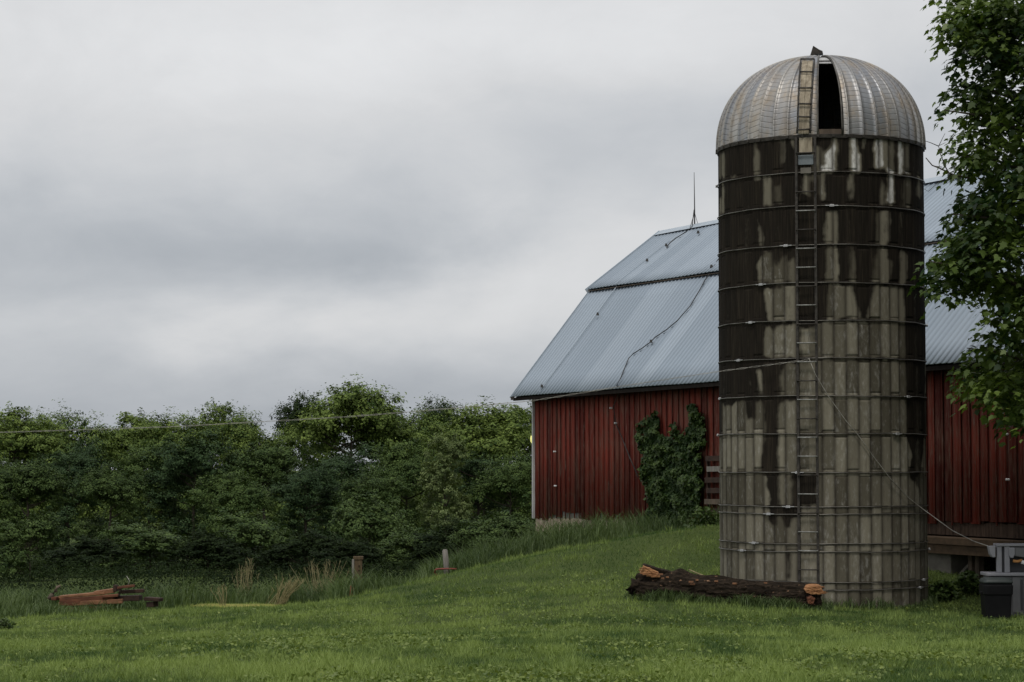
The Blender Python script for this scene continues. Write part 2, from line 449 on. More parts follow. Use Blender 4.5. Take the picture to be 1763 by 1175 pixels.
def tps_k(d): return np.where(d > 1e-9, d * d * np.log(d + 1e-12), 0)
N = len(PX)
K = tps_k(np.linalg.norm(PX[:, None] - PX[None], axis=2)) + np.eye(N) * .05
Pm = np.c_[np.ones(N), PX]
A = np.block([[K, Pm], [Pm.T, np.zeros((3, 3))]])
WT = np.linalg.solve(A, np.r_[PZ, 0, 0, 0])
def hgt(x, y):
    x, y = np.asarray(x, float), np.asarray(y, float)
    sh = np.broadcast(x, y).shape
    x, y = np.broadcast_to(x, sh).ravel(), np.broadcast_to(y, sh).ravel()
    cx_, cy_ = np.clip(x, -36, 28), np.clip(y, 0, 165)
    q = np.c_[cx_, cy_]; r = np.zeros(len(q))
    for i in range(0, len(q), 20000):
        s = q[i:i + 20000]
        d = np.linalg.norm(s[:, None] - PX[None], axis=2)
        r[i:i + 20000] = tps_k(d) @ WT[:N] + WT[N] + s @ WT[N + 1:]
    r += (fbm(x * .9, y * .9, 3, 2) - .5) * .05 + (fbm(x * .28, y * .28, 5, 2) - .5) * .10 * np.clip((y - 20) / 15, 0, 1)
    far = np.clip((np.maximum(y - 165, np.maximum(-36 - x, x - 28))) / 80, 0, 1)
    far = far * far * (3 - 2 * far)
    r = r * (1 - far) + (-4.3) * far
    return r.reshape(sh)
def gz(x, y): return float(hgt(np.array([x]), np.array([y]))[0])

# the mowing line: beyond it the grass grows tall
ML = [at(-300, 1074, 49), at(0, 1068, 50), at(150, 1060, 52), at(262, 1052, 54), at(285, 1040, 62), at(420, 1038, 63), at(545, 1036, 63), at(575, 1042, 56.5), at(640, 1020, 56.3), at(700, 1005, 57), at(780, 988, 58), at(925, 957, 61.5),
      at(1060, 936, 60.3), at(1170, 917, 58.6), at(1237, 905, 56.6)]
MLX = np.array([p.x for p in ML]); MLY = np.array([p.y for p in ML])
def mow(x): return np.interp(x, MLX, MLY)

# ------------------------------------------------------------------ ground
gx = np.unique(np.r_[-1500, -700, -350, -180, -100, np.arange(-60, -24, 2.0), np.arange(-24, 20, .3), np.arange(20, 60, 2.5), 100, 180, 350, 700, 1500])
gy = np.unique(np.r_[-300, -100, -40, np.arange(-10, 14, 3.0), np.arange(14, 76, .3), np.arange(76, 170, 2.0), np.arange(170, 260, 15), 350, 600, 1000, 2000])
GX, GY = np.meshgrid(gx, gy)
GZ = hgt(GX, GY)
nx, ny = len(gx), len(gy)
idx = np.arange(nx * ny).reshape(ny, nx)
FQ = np.stack([idx[:-1, :-1], idx[:-1, 1:], idx[1:, 1:], idx[1:, :-1]], -1).reshape(-1, 4)
pc = at(440, 1042, 61)
def dryf(x, y):
    return np.clip(1.3 - np.sqrt(((x - pc.x) / 2.2) ** 2 + ((y - 60.4) / 3.0) ** 2) + (fbm(x * 1.5, y * .8, 9) - .5) * .8, 0, 1)
ground = mesh_np('ground', np.stack([GX, GY, GZ], -1), FQ, M_GROUND, None, True, {'dry': dryf(GX, GY).ravel()})
tag(ground, kind='structure')

# ------------------------------------------------------------------ grass
SILO = at(1416, 797, 45.3); SILO.z = 0.0; SR = 2.10
def keep_out(x, y):
    return (np.hypot(x - SILO.x, y - SILO.y) < SR - .02)

def blades(name, x, y, h, wd, lean, v, mat, seg=1, z=None):
    n = len(x)
    if z is None: z = hgt(x, y)
    ang = rng.uniform(0, 2 * np.pi, n); dx, dy = np.cos(ang), np.sin(ang)
    la = rng.uniform(0, 2 * np.pi, n); lx, ly = np.cos(la) * lean * h, np.sin(la) * lean * h
    b = np.stack([x, y, z - .01], -1)
    sd_ = np.stack([dx, dy, 0 * dx], -1) * wd[:, None] * .5
    up = np.stack([lx, ly, h], -1)
    if seg == 1:
        V = np.stack([b - sd_, b + sd_, b + up], 1)
        Fc = np.arange(3 * n).reshape(n, 3); k = 3
    else:
        mid = b + np.stack([lx * .3, ly * .3, h * .6], -1)
        tip = b + np.stack([lx * 1.25, ly * 1.25, h * .96], -1)
        V = np.stack([b - sd_, b + sd_, mid - sd_ * .8, mid + sd_ * .8, tip], 1)
        o = (np.arange(n) * 5)[:, None]
        Fc = np.concatenate([o + [0, 1, 2], o + [1, 3, 2], o + [2, 3, 4]], 0); k = 5
    o = mesh_np(name, V.reshape(-1, 3), Fc, mat, None, False, {'v': np.repeat(v, k)})
    return o

def scatter_lawn(n, y0, y1, p):
    u = rng.uniform(0, 1, n)
    y = (y0 ** (1 - p) + u * (y1 ** (1 - p) - y0 ** (1 - p))) ** (1 / (1 - p))
    x = rng.uniform(-.32, .32, n) * y
    return x, y
x, y = scatter_lawn(760000, 13.5, 66, 0.9)
ok = (y < mow(x) + rng.uniform(-.3, .5, len(x))) & ~keep_out(x, y)
ok &= (x < 5.4) | (y < 58)
x, y = x[ok], y[ok]
pat = fbm(x * .55, y * .35, 21, 4); pat2 = fbm(x * 2.2, y * 1.3, 33, 3); tuft = fbm(x * 7, y * 5, 44, 2)
h = (.034 + .022 * y / 40) * (0.25 + 1.5 * tuft ** 1.3) * rng.uniform(.5, 1.4, len(x)) * (1 + .9 * np.clip((pat2 - .55) * 8, 0, 1))
wd = .0075 + .00018 * y
v = np.clip(.42 + (pat - .5) * 1.7 + (pat2 - .5) * 1.3 + (tuft - .5) * .7 + rng.normal(0, .16, len(x)), 0, 1)
dr = dryf(x, y); h *= (1 - .6 * dr); v = np.clip(v + dr * .9, 0, 1); ok2 = rng.uniform(0, 1, len(x)) > dr * .75
x, y, h, wd, v = x[ok2], y[ok2], h[ok2], (wd if np.ndim(wd) == 0 else wd[ok2]), v[ok2]
lawn = blades('lawn_grass', x, y, h, wd, rng.uniform(.2, .9, len(x)), v, M_LAWN)
tag(lawn, 'mown green lawn grass sloping down to the silo', 'grass', kind='stuff')

# low broad-leaved weeds in the lawn
x, y = scatter_lawn(75000, 15.5, 50, 1.1)
cl = fbm(x * .8, y * .6, 77, 3)
ok = (.55 * cl + .35 * fbm(x * 4, y * 2.5, 78, 2) + rng.normal(0, .07, len(x)) > .53) & (y < mow(x)) & ~keep_out(x, y)
x, y = x[ok], y[ok]; n = len(x); z = hgt(x, y) + rng.uniform(.02, .065, n)
def quads(c, nrm, size, asp=.62):
    """leaf quads (diamond) at c facing nrm"""
    n = len(c)
    nrm = nrm / np.linalg.norm(nrm, axis=1, keepdims=True)
    r = rng.normal(size=(n, 3)); t1 = np.cross(nrm, r); t1 /= np.linalg.norm(t1, axis=1, keepdims=True) + 1e-9
    t2 = np.cross(nrm, t1)
    s = size[:, None]
    V = np.stack([c - t1 * s * .5, c + t2 * s * asp * .5 + nrm * s * .08, c + t1 * s * .5 - nrm * s * .12, c - t2 * s * asp * .5 + nrm * s * .08], 1)
    return V.reshape(-1, 3), np.arange(4 * n).reshape(n, 4)
nr = rng.normal(size=(n, 3)) * .5 + [0, 0, 1]
V, Fc = quads(np.stack([x, y, z], -1), nr, rng.uniform(.018, .042, n) * (1 + y / 60), .8)
tag(mesh_np('clover', V, Fc, M_WEED, None, False, {'v': np.repeat(np.clip(rng.normal(.45, .22, n), 0, 1), 4)}),
    'patches of low clover and broad-leaved weeds growing in the mown lawn', 'ground cover', kind='stuff')

# tall unmown grass beyond the mowing line
n = 210000
y = rng.uniform(48, 92, n); x = rng.uniform(-.30, .16, n) * y
beyond = y - mow(x)
d_, n_ = np.array([.4046, -.9145]), np.array([.9145, .4046])     # barn: along the wall, and inwards
E0 = at(882, 797, 70.0); E0xy = np.array([E0.x, E0.y])
def barn_b(x, y): return (x - E0xy[0]) * n_[0] + (y - E0xy[1]) * n_[1]
def barn_a(x, y): return (x - E0xy[0]) * d_[0] + (y - E0xy[1]) * d_[1]
bb, aa = barn_b(x, y), barn_a(x, y)
ok = (beyond > rng.uniform(-.3, .6, n)) & ((bb < .42) | (aa < .3)) & ((x > -3.5) | (beyond < 9.5 + 3 * fbm(x * .5, y * 0, 55, 2))) & (x < 6.2)
x, y, beyond, bb, aa = x[ok], y[ok], beyond[ok], bb[ok], aa[ok]
nearbarn = np.clip((x + 2.0) / 1.5, 0, 1) * (y < 72)
pxx_ = CX + x / y * F
leftp = np.exp(-((pxx_ - 540) / 95) ** 2) + .6 * np.exp(-((pxx_ - 350) / 60) ** 2)
crest = np.exp(-((pxx_ - 850) / 85) ** 2)
h = (.46 + .42 * leftp + .45 * crest + .30 * nearbarn * np.clip(beyond / 1.0, .3, 1)) * rng.uniform(.5, 1.25, len(x)) * (.15 + 1.6 * fbm(x * .9, y * .9, 51, 3)) * np.clip(.35 + beyond * .6, .35, 1)
h *= np.where((aa > -.3) & (aa < 3.6) & (bb > -3.2), .32, 1)
h *= np.where((np.abs(x - at(165, 797, 54.5).x) < 1.75) & (y < 55.2), .55, 1)
h *= np.where((aa > 1.5) & (nearbarn > .5), np.clip(1.0 - (aa - 2) * .035, .45, 1), 1)
v = np.clip(.45 + (fbm(x * .7, y * .7, 52) - .5) * 1.0 + rng.normal(0, .16, len(x)), 0, 1)
tg = blades('tall_grass', x, y, h, .016 + .012 * rng.uniform(0, 1, len(x)), rng.uniform(.15, .7, len(x)), v, M_TALL, 2)
tag(tg, 'tall unmown grass growing along the mowing line and barn wall', 'grass', kind='stuff')

# grass fringe around the silo foot, the log and the bins
lx0, lx1 = at(1088, 1030, 42.6), at(1418, 1040, 42.0)
parts = []
t_ = rng.uniform(-.02, 1.06, 3600); o_ = rng.normal(0, .16, 3600)
parts.append((lx0.x + (lx1.x - lx0.x) * t_ - .1, lx0.y + (lx1.y - lx0.y) * t_ - .36 + o_ * .6))
th = rng.uniform(-2.2, 1.8, 2200); rr = SR + np.abs(rng.normal(.05, .12, 2200))
parts.append((SILO.x + rr * np.sin(th), SILO.y - rr * np.cos(th)))
x = np.concatenate([p[0] for p in parts]); y = np.concatenate([p[1] for p in parts])
h = rng.uniform(.06, .25, len(x)) * (.1 + 1.5 * fbm(x * 2.5, y * 2.5, 61)) ; v = np.clip(rng.normal(.5, .2, len(x)), 0, 1)
tag(blades('fringe_grass', x, y, h, .012 + .008 * rng.uniform(0, 1, len(x)), rng.uniform(.2, .7, len(x)), v, M_TALL, 2),
    'untrimmed grass growing at the foot of the silo and the fallen log', 'grass', kind='stuff')

# ------------------------------------------------------------------ silo
SX, SY = SILO.x, SILO.y
TH0 = math.atan2(-SX, SY)                       # direction from the silo towards the camera
PCEN = 1416.0
def spt(th, z, r=SR): return Vector((SX + r * math.sin(th), SY - r * math.cos(th), z))
def th_px(px, py=650):
    best = min((abs(proj(np.array(spt(t, EYE + (797 - py) / F * 44)))[0] - px), t) for t in np.linspace(TH0 - 1.5, TH0 + 1.5, 1200))
    return best[1]
ZTOP = at(1430, 236, 43.25).z                   # top of the staves
def z_px(py, px=1400): return at(px, py, 43.25).z
HOOPS = [297, 355, 422, 487, 552, 617, 682, 747, 814, 873, 886, 937, 951, 1003, 1016]
silo = root('silo', (SX, SY, gz(SX, SY)), 'tall grey concrete stave silo with dark weather stains and a ribbed metal dome', 'silo')

NS, SUB = 54, 10
nth, nz = NS * SUB, 620
thv = TH0 + (np.arange(nth) + .0) / nth * 2 * np.pi
zlo = -.6
zv = np.linspace(zlo, ZTOP, nz)
TH, ZZ = np.meshgrid(thv, zv)
stv = np.floor(np.arange(nth) / SUB).astype(int)
fr = (np.arange(nth) % SUB)
vj = (fr == 0)
rows_y = [z_px(p) for p in (1070, 1010, 944, 880, 814, 747, 682, 617, 552, 487, 422, 355, 297, 230)]
rows = np.array(rows_y)
offs = np.where(stv % 2 == 0, .075, -.06) + rng.uniform(-.02, .02, NS)[stv]
HJ = np.zeros((nz, nth), bool); RID = np.zeros((nz, nth), int)
dzg = zv[1] - zv[0]
for r in rows:
    HJ |= np.abs(ZZ - (r + offs[None])) < dzg * .75
for r in rows: RID += (ZZ > r + offs[None]).astype(int)
_ca, _cb = th_px(1374.5, 650), th_px(1406, 650)
inch = (np.abs((thv - (_ca + _cb) / 2 + np.pi) % (2 * np.pi) - np.pi) < (_cb - _ca) / 2)
vj = vj & ~inch
JT = (vj[None] | HJ).astype(float)
RR = SR - .012 * JT + (rng.uniform(-.006, .006, (20, NS))[RID % 20, stv[None].repeat(nz, 0)])
XS = SX + RR * np.sin(TH); YS = SY - RR * np.cos(TH)
P3 = np.stack([XS, YS, ZZ], -1)
qx, qy = proj(P3)
front = np.cos(TH - TH0) > .02
# stain map in the photograph's pixels: rectangles/polygons measured on the silo (value: 0 white, .25 pale, .4 clean, .55 dull, 1 dark)
def zm(base, *p): return [(1200 + a / 3.916, base + b_ / 3.916) for a, b_ in p]
def rect(base, x0, y0, x1, y1): return zm(base, (x0, y0), (x1, y0), (x1, y1), (x0, y1))
ST = np.full(TH.shape, 1.0)
wx_ = qx + (fbm(ZZ * 4, TH * 10, 91, 3) - .5) * 5; wy_ = qy + (fbm(TH * 26, ZZ * 3, 92, 3) - .5) * 16
def inpoly(poly, X_, Y_):
    r = np.zeros(X_.shape, bool); j = len(poly) - 1
    for i in range(len(poly)):
        xi, yi = poly[i]; xj, yj = poly[j]
        if yi != yj:
            r ^= ((yi > Y_) != (yj > Y_)) & (X_ < (xj - xi) * (Y_ - yi) / (yj - yi) + xi)
        j = i
    return r
PATCH = []
def P(val, poly): PATCH.append((val, poly))
# rows under the dome
P(.42, rect(60, 385, 715, 400, 985)); P(.50, rect(60, 400, 780, 430, 972)); P(.55, rect(60, 565, 705, 592, 860)); P(.5, rect(60, 640, 690, 668, 775))
P(.42, rect(60, 775, 760, 850, 895)); P(.12, zm(60, (870, 800), (905, 760), (920, 690), (940, 690), (940, 930), (858, 935), (858, 830)))
P(.14, zm(60, (1030, 685), (1075, 685), (1085, 800), (1105, 790), (1105, 930), (1040, 930))); P(.45, zm(60, (1110, 690), (1148, 690), (1115, 800)))
P(.13, rect(60, 1195, 690, 1258, 915)); P(.42, rect(60, 1265, 700, 1328, 892)); P(.04, rect(60, 1348, 705, 1384, 945)); P(.45, rect(60, 1386, 720, 1430, 905))
P(.5, rect(60, 150, 800, 186, 970)); P(.35, rect(60, 225, 950, 270, 968)); P(.15, rect(60, 380, 955, 438, 972)); P(.25, rect(60, 1270, 895, 1330, 925)); P(.25, rect(60, 1390, 920, 1435, 945))
P(.44, rect(60, 450, 950, 512, 1165)); P(.58, rect(60, 525, 1010, 570, 1140)); P(.22, zm(60, (822, 895), (858, 895), (858, 1130), (835, 1130))); P(.5, rect(60, 720, 900, 765, 1090))
P(.4, rect(60, 780, 890, 800, 1000)); P(.52, rect(60, 1010, 940, 1030, 1050)); P(.45, rect(60, 1035, 935, 1050, 1110)); P(.45, zm(60, (1260, 950), (1262, 1150), (1225, 1150), (1232, 1060)))
P(.06, zm(60, (1275, 900), (1330, 900), (1330, 1145), (1275, 1145), (1290, 1000))); P(.45, rect(60, 1395, 950, 1440, 1165)); P(.55, rect(60, 1480, 945, 1515, 1090)); P(.5, rect(60, 165, 1000, 184, 1175))
# stain row 355-422
P(.47, rect(340, 870, 95, 947, 325)); P(.47, rect(340, 1210, 95, 1275, 325)); P(.5, rect(340, 1278, 85, 1302, 290)); P(.45, zm(340, (405, 150), (412, 150), (450, 280), (450, 330), (430, 330))); P(.5, rect(340, 850, 150, 864, 300))
P(.5, rect(340, 150, 0, 184, 120))
# 422-487
P(.42, zm(340, (405, 440), (455, 380), (455, 580), (420, 580))); P(.42, zm(340, (458, 360), (500, 365), (515, 470), (528, 470), (528, 580), (458, 580)))
P(.42, zm(340, (530, 480), (600, 375), (605, 580), (530, 580))); P(.45, zm(340, (618, 430), (640, 430), (672, 410), (682, 580), (618, 580)))
P(.4, rect(340, 872, 338, 952, 578)); P(.5, zm(340, (1035, 340), (1060, 340), (1080, 578), (1038, 578))); P(.44, zm(340, (1210, 335), (1278, 335), (1282, 578), (1185, 578)))
P(.47, zm(340, (1282, 395), (1310, 440), (1308, 555), (1282, 560))); P(.46, rect(340, 1370, 360, 1416, 585))
# 487-552
P(.42, zm(340, (450, 620), (530, 610), (530, 835), (480, 835))); P(.42, rect(340, 536, 600, 615, 835)); P(.47, rect(340, 620, 595, 690, 835))
P(.40, rect(340, 878, 590, 960, 830)); P(.46, zm(340, (962, 590), (1046, 590), (1046, 815), (962, 815))); P(.48, zm(340, (1046, 600), (1105, 815), (1046, 820)))
P(.42, zm(340, (1208, 590), (1208, 830), (1145, 800))); P(.42, rect(340, 1210, 595, 1285, 830)); P(.43, rect(340, 1285, 600, 1345, 830)); P(.44, rect(340, 1345, 600, 1397, 830))
# 552-617 and the rest below: clean ground with dark runs laid over it
P(.42, zm(340, (462, 880), (490, 860), (520, 895), (535, 870), (690, 845), (690, 1080), (440, 1080))); P(.40, zm(340, (705, 870), (740, 905), (785, 870), (790, 1080), (705, 1080)))
P(.42, zm(340, (795, 835), (1405, 835), (1405, 1085), (795, 1090)))
P(.42, zm(620, (690, 0), (1408, 0), (1408, 260), (690, 260))); P(.42, zm(620, (400, 55), (440, 55), (452, 240), (438, 240))); P(.42, zm(620, (572, 90), (600, 20), (692, 20), (692, 245), (560, 245))); P(.48, rect(620, 1535, 0, 1562, 300))
P(.42, zm(620, (172, 300), (226, 300), (226, 330), (270, 280), (326, 270), (335, 420), (400, 400), (400, 270), (440, 270), (462, 420), (462, 510), (172, 510)))
P(.42, zm(620, (548, 320), (600, 280), (692, 260), (1412, 260), (1412, 510), (548, 510))); P(.45, rect(620, 1537, 280, 1570, 500))
P(.42, zm(620, (140, 505), (470, 505), (425, 640), (430, 770), (140, 770))); P(.42, zm(620, (548, 505), (1415, 505), (1450, 650), (1420, 770), (555, 770))); P(.44, zm(620, (1530, 505), (1570, 505), (1570, 770), (1510, 770), (1520, 640)))
P(.42, zm(620, (130, 765), (470, 765), (470, 850), (520, 985), (130, 985))); P(.42, rect(620, 555, 770, 636, 975)); P(.42, zm(620, (815, 765), (1440, 765), (1455, 830), (1570, 1000), (815, 1000)))
P(.44, zm(620, (1500, 765), (1570, 765), (1570, 1000), (1510, 900)))
P(.42, zm(620, (100, 980), (560, 980), (560, 1050), (620, 1130), (640, 1060), (700, 1060), (700, 985), (1600, 980), (1600, 1900), (100, 1900)))
def zm4(*p): return [(1040 + a / 3.916, 860 + b_ / 3.916) for a, b_ in p]
P(1.0, zm4( (1110, 0), (1190, 0), (1170, 200), (1120, 150))); P(.8, zm4( (1225, 360), (1262, 360), (1260, 550), (1232, 540))); P(1.0, zm4( (1195, 90), (1250, 90), (1240, 185), (1215, 185)))
for val, poly in PATCH:
    m_ = inpoly(poly, wx_, wy_) & front
    ST[m_] = val
# unseen side: the same kind of staining, dark above and dripping down stave by stave
drip = 3.6 + 3.0 * vnoise(stv * .37, stv * 0.0, 5)[None] + 1.6 * (vnoise(stv * 1.3, stv * 0., 6)[None] - .5) + fbm(TH * 20, ZZ * 1.5, 8, 3) * .6
back = np.where(ZZ > drip, 1.0, .42)
ST = np.where(front, ST, back)
# soften
ST = np.where(ST > .9, .70 + .34 * fbm(TH * 26, ZZ * .7, 98, 3) + .10 * (rng.uniform(0, 1, NS)[stv] - .4)[None], ST)
for _ in range(5):
    ST = (ST + np.roll(ST, 1, 1) + np.roll(ST, -1, 1) + np.vstack([ST[:1], ST[:-1]]) + np.vstack([ST[1:], ST[-1:]])) / 5
ST = ST + (fbm(TH * 9, ZZ * 1.2, 93, 3) - .5) * .06
for hp in HOOPS:
    zh = z_px(hp); dd = zh - ZZ; lenr = .05 + .28 * fbm(TH * 22, TH * 0 + hp, 95, 2) ** 2
    ST = ST + np.where((dd > -.02) & (dd < lenr), .30 * (1 - dd / lenr) * vnoise(TH * 40, TH * 0 + hp * .1, 96), 0)
pv = rng.uniform(0, 1, (20, NS))[RID % 20, stv[None].repeat(nz, 0)]
VJ = np.broadcast_to(vj[None], JT.shape).astype(float)
JQ = np.clip(np.maximum(VJ, HJ * .42) + .5 * (np.roll(VJ, 1, 1) + np.roll(VJ, -1, 1)) + .18 * (np.roll(VJ, 2, 1) + np.roll(VJ, -2, 1)), 0, 1) * (.55 + .45 * fbm(TH * 15, ZZ * 2, 97, 2))
ids = np.arange(nz * nth).reshape(nz, nth); nxt = np.roll(ids, -1, 1)
FQ = np.stack([ids[:-1], nxt[:-1], nxt[1:], ids[1:]], -1).reshape(-1, 4)
mesh_np('stave_wall', P3, FQ, M_SILO, silo, False, {'stain': ST.ravel(), 'stave': pv.ravel(), 'joint': JQ.ravel()})
# hoops with their lugs
LUGS = {297: [(1236, 0)], 422: [(1354, 0)], 487: [(1312, 0), (1597, 0)], 552: [(1294, 0), (1597, 0)], 617: [(1274, 0)], 682: [(1242, 0), (1561, 0)], 747: [(1543, 0), (1237, 0)],
        814: [(1374, 0)], 873: [(1358, 0)], 886: [(1325, 0)], 937: [(1300, 0)], 951: [(1280, 0), (1597, 0)], 1003: [(1588, 0)], 1016: [(1582, 0)], 355: [(1432, 0)]}
for hp in HOOPS:
    z = z_px(hp)
    mb = MB(); r = SR + .014
    n = 120
    ring = [spt(2 * math.pi * i / n, z + .006 * math.sin(i * .21 + hp) + .003 * math.sin(i * .8), r) for i in range(n)]
    b = 0; k = 6
    for i in range(n):
        th = 2 * math.pi * i / n; od = Vector((math.sin(th), -math.cos(th), 0))
        for q in range(k):
            a = 2 * math.pi * q / k
            mb.v.append(ring[i] + od * math.cos(a) * .0105 + Vector((0, 0, math.sin(a) * .0105)))
    for i in range(n):
        for q in range(k):
            mb.f.append((i * k + q, ((i + 1) % n) * k + q, ((i + 1) % n) * k + (q + 1) % k, i * k + (q + 1) % k))
    ho = mb.build('hoop', M_HOOP, silo, True)
    for lp, _ in LUGS.get(hp, []):
        th = th_px(lp, hp); rot = Matrix.Rotation(th, 3, 'Z')
        lb = MB(); c = spt(th, z, r + .02)
        lb.box(c, (.10, .045, .05), rot, .8); lb.bar(spt(th - .06, z, r + .025), spt(th + .06, z, r + .025), .02, .02)
        lb.build('hoop_lug', M_LUG, ho, False, .006)
# dome
DH = at(1412, 93, SY).z - at(1412, 246, SY).z + .03
ZD = z_px(233)
NP, SU, NV = 44, 6, 46
du = NP * SU
ua = np.arange(du)
THc = TH0 + ua / du * 2 * np.pi
oa, ob = th_px(1408, 225), th_px(1449.5, 225)
THc = THc - THc[np.argmin(np.abs((THc - oa + np.pi) % (2 * np.pi) - np.pi))] + oa if False else THc
tv = np.linspace(0, 1, NV)
prof_r = np.cos(tv * np.pi / 2) ** (2 / 2.22); prof_z = np.sin(tv * np.pi / 2) ** (2 / 2.22)
Rb = SR + .012
rib = (ua % SU == 0)
ribh = np.where(rib, .038, 0) + np.where((ua % SU == 1) | (ua % SU == SU - 1), .0, 0)
# narrow ribs: squeeze the columns next to each rib towards it
PFR = np.array([0, .05, .30, .5, .70, .95])
pfr = PFR[ua % SU]
THd = TH0 + (ua // SU + pfr) / NP * 2 * np.pi
# rotate so that a rib meets the left edge of the opening
pw = 2 * np.pi / NP
sh = (oa - TH0) % pw
THd = THd + sh
DRr = (Rb * prof_r)[:, None] + (ribh)[None] * np.maximum(prof_r, .15)[:, None]
DZ = ZD + (DH * prof_z)[:, None] + (ribh)[None] * prof_z[:, None]
DX = SX + DRr * np.sin(THd)[None]; DY = SY - DRr * np.cos(THd)[None]
DP = np.stack([DX, DY, np.broadcast_to(DZ, DX.shape)], -1)
ids = np.arange(NV * du).reshape(NV, du); nxt = np.roll(ids, -1, 1)
FQ = np.stack([ids[:-1], nxt[:-1], nxt[1:], ids[1:]], -1)          # (NV-1, du, 4)
relp = ((THd - oa + 1e-4) % (2 * np.pi))
open_w = (ob - oa)
nop = max(1, int(round(open_w / pw * SU)))
opencols = relp < open_w - .002
topv = 40
mask = np.ones((NV - 1, du), bool)
mask[0:topv, :] &= ~opencols[None]
mask[topv:, :] &= ~opencols[None]
FQ2 = FQ[mask]
ul = pfr * rng.choice([-.55, .55, .35, -.3], NP)[ua // SU]
pan = ((ua // SU))
pr = rng.uniform(0, 1, NP)[pan]
arc = np.cumsum(np.r_[0, np.hypot(np.diff(Rb * prof_r), np.diff(DH * prof_z))])
mesh_np('dome', DP, FQ2, M_DOME, silo, False, {'u': np.tile(ul, NV), 'w': np.repeat(arc / .115, du), 'stave': np.tile(pr, NV), 'rib': np.tile(np.array([1.0, .4, 0, 0, 0, 0])[ua % SU], NV)})
# pale strip added where the top of the opening is sky-bright
lid = MB()
def dpt(th, t, extra=0.0):
    i = np.interp(t, tv, np.arange(NV)); pr_ = np.interp(i, np.arange(NV), prof_r); pz_ = np.interp(i, np.arange(NV), prof_z)
    return spt(th, ZD + (DH + extra) * pz_, (Rb + extra) * pr_)
def t_for_py(py, th):
    return min((abs(proj(np.array(dpt(th, t)))[1] - py), t) for t in np.linspace(0, 1, 500))[1]
thm = (oa + ob) / 2
tl0 = t_for_py(108, thm)
for i in range(7):
    ta, tb = tl0 + (.985 - tl0) * i / 7, tl0 + (.985 - tl0) * (i + 1) / 7
    b = len(lid.v)
    lid.v += [dpt(oa, ta, -.015), dpt(ob, ta, -.015), dpt(ob, tb, -.015), dpt(oa, tb, -.015)]; lid.f.append((b, b + 1, b + 2, b + 3))
lido = lid.build('hatch_top', M_WHITE, silo)
md = lido.modifiers.new('s', 'SOLIDIFY'); md.thickness = .01
MB().bar(dpt(oa, tl0 + .035, .0), dpt(ob, tl0 + .035, .0), .02, .02).build('hatch_bar', M_DARKST, silo)
# trim along both edges of the opening
for e in (oa, ob):
    MB().tube([dpt(e, t, .02) for t in np.linspace(0, .97, 24)], .018, 6).build('hatch_edge', M_HOOP, silo, True)
# sill below the opening
sl = MB()
for i in range(8):
    a, b2 = oa + (ob - oa) * i / 8, oa + (ob - oa) * (i + 1) / 8
    b = len(sl.v); sl.v += [spt(a, ZD - .05, SR - .02), spt(b2, ZD - .05, SR - .02), spt(b2, ZD + .12, SR - .04), spt(a, ZD + .12, SR - .04)]; sl.f.append((b, b + 1, b + 2, b + 3))
sl.build('hatch_sill', M_OLDW, silo)
# ring under the dome
rb = MB()
n = 132
for i in range(n):
    th = 2 * math.pi * i / n
    for q in ((SR + .0, -.06), (SR + .022, -.06), (SR + .03, 0.01), (SR + .0, .02)):
        rb.v.append(spt(th, ZD + q[1], q[0]))
for i in range(n):
    for q in range(4): rb.f.append((i * 4 + q, ((i + 1) % n) * 4 + q, ((i + 1) % n) * 4 + (q + 1) % 4, i * 4 + (q + 1) % 4))
br = rb
for i in range(NP):
    th = oa + i * pw; br.box(spt(th, ZD - .02, SR + .028), (.045, .05, .05), Matrix.Rotation(th, 3, 'Z'))
br.build('dome_ring', M_DARKST, silo)
# raised hatch flap on the apex
ap = dpt(thm, 1.0)
fp = MB()
q0 = at(1396, 95, SY - .1)
P0 = lambda px, py: at(px, py, SY - .1)
fp.prism([P0(1395, 95), P0(1400, 79), P0(1411, 86), P0(1416, 88), P0(1417, 92), P0(1410, 93)], (0.05, .34, 0.02))
fp.build('hatch_flap', M_DARKST, silo)
MB().box(ap + Vector((0, 0, .0)), (.34, .34, .05), None, .7).build('apex_cap', M_DOME if False else M_HOOP, silo)
# dome ladder with its tan back board
la, lb_ = th_px(1375, 235), th_px(1396.5, 235)
LA, LB = [], []
for py in np.linspace(231, 104, 24):
    f_ = (231 - py) / 127.0
    xl, xr = 1372.5 + 6 * f_ ** 1.6, 1395 + 7 * f_ ** 1.6
    def find(px):
        best = None
        for th in np.linspace(oa - .35, oa + .02, 75):
            t = t_for_py_fast(py, th); P_ = dpt(th, t, .05); qx_ = proj(np.array(P_))[0]
            if best is None or abs(qx_ - px) < best[0]: best = (abs(qx_ - px), P_)
        return best[1]
    tt = np.linspace(0, 1, 200)
    def t_for_py_fast(py_, th_):
        A_ = np.array([dpt(th_, t) for t in (0, 1)])
        r_ = (Rb + .05) * np.interp(tt, tv, prof_r); z_ = ZD + (DH + .05) * np.interp(tt, tv, prof_z)
        pp = np.stack([SX + r_ * math.sin(th_), SY - r_ * math.cos(th_), z_], -1)
        return tt[np.argmin(np.abs(proj(pp)[1] - py_))]
    LA.append(find(xl)); LB.append(find(xr))
outd = Vector((math.sin(TH0), -math.cos(TH0), .35)).normalized()
lad = MB().tube([p + outd * .03 for p in LA], .018, 6).tube([p + outd * .03 for p in LB], .018, 6).build('dome_ladder', M_DARKST, silo, True)
for i in (1, 5, 9, 14, 19, 23):
    MB().tube([LA[i] + outd * .05, LB[i] + outd * .05], .017, 6).build('rung', M_DARKST, lad, True)
bd = MB()
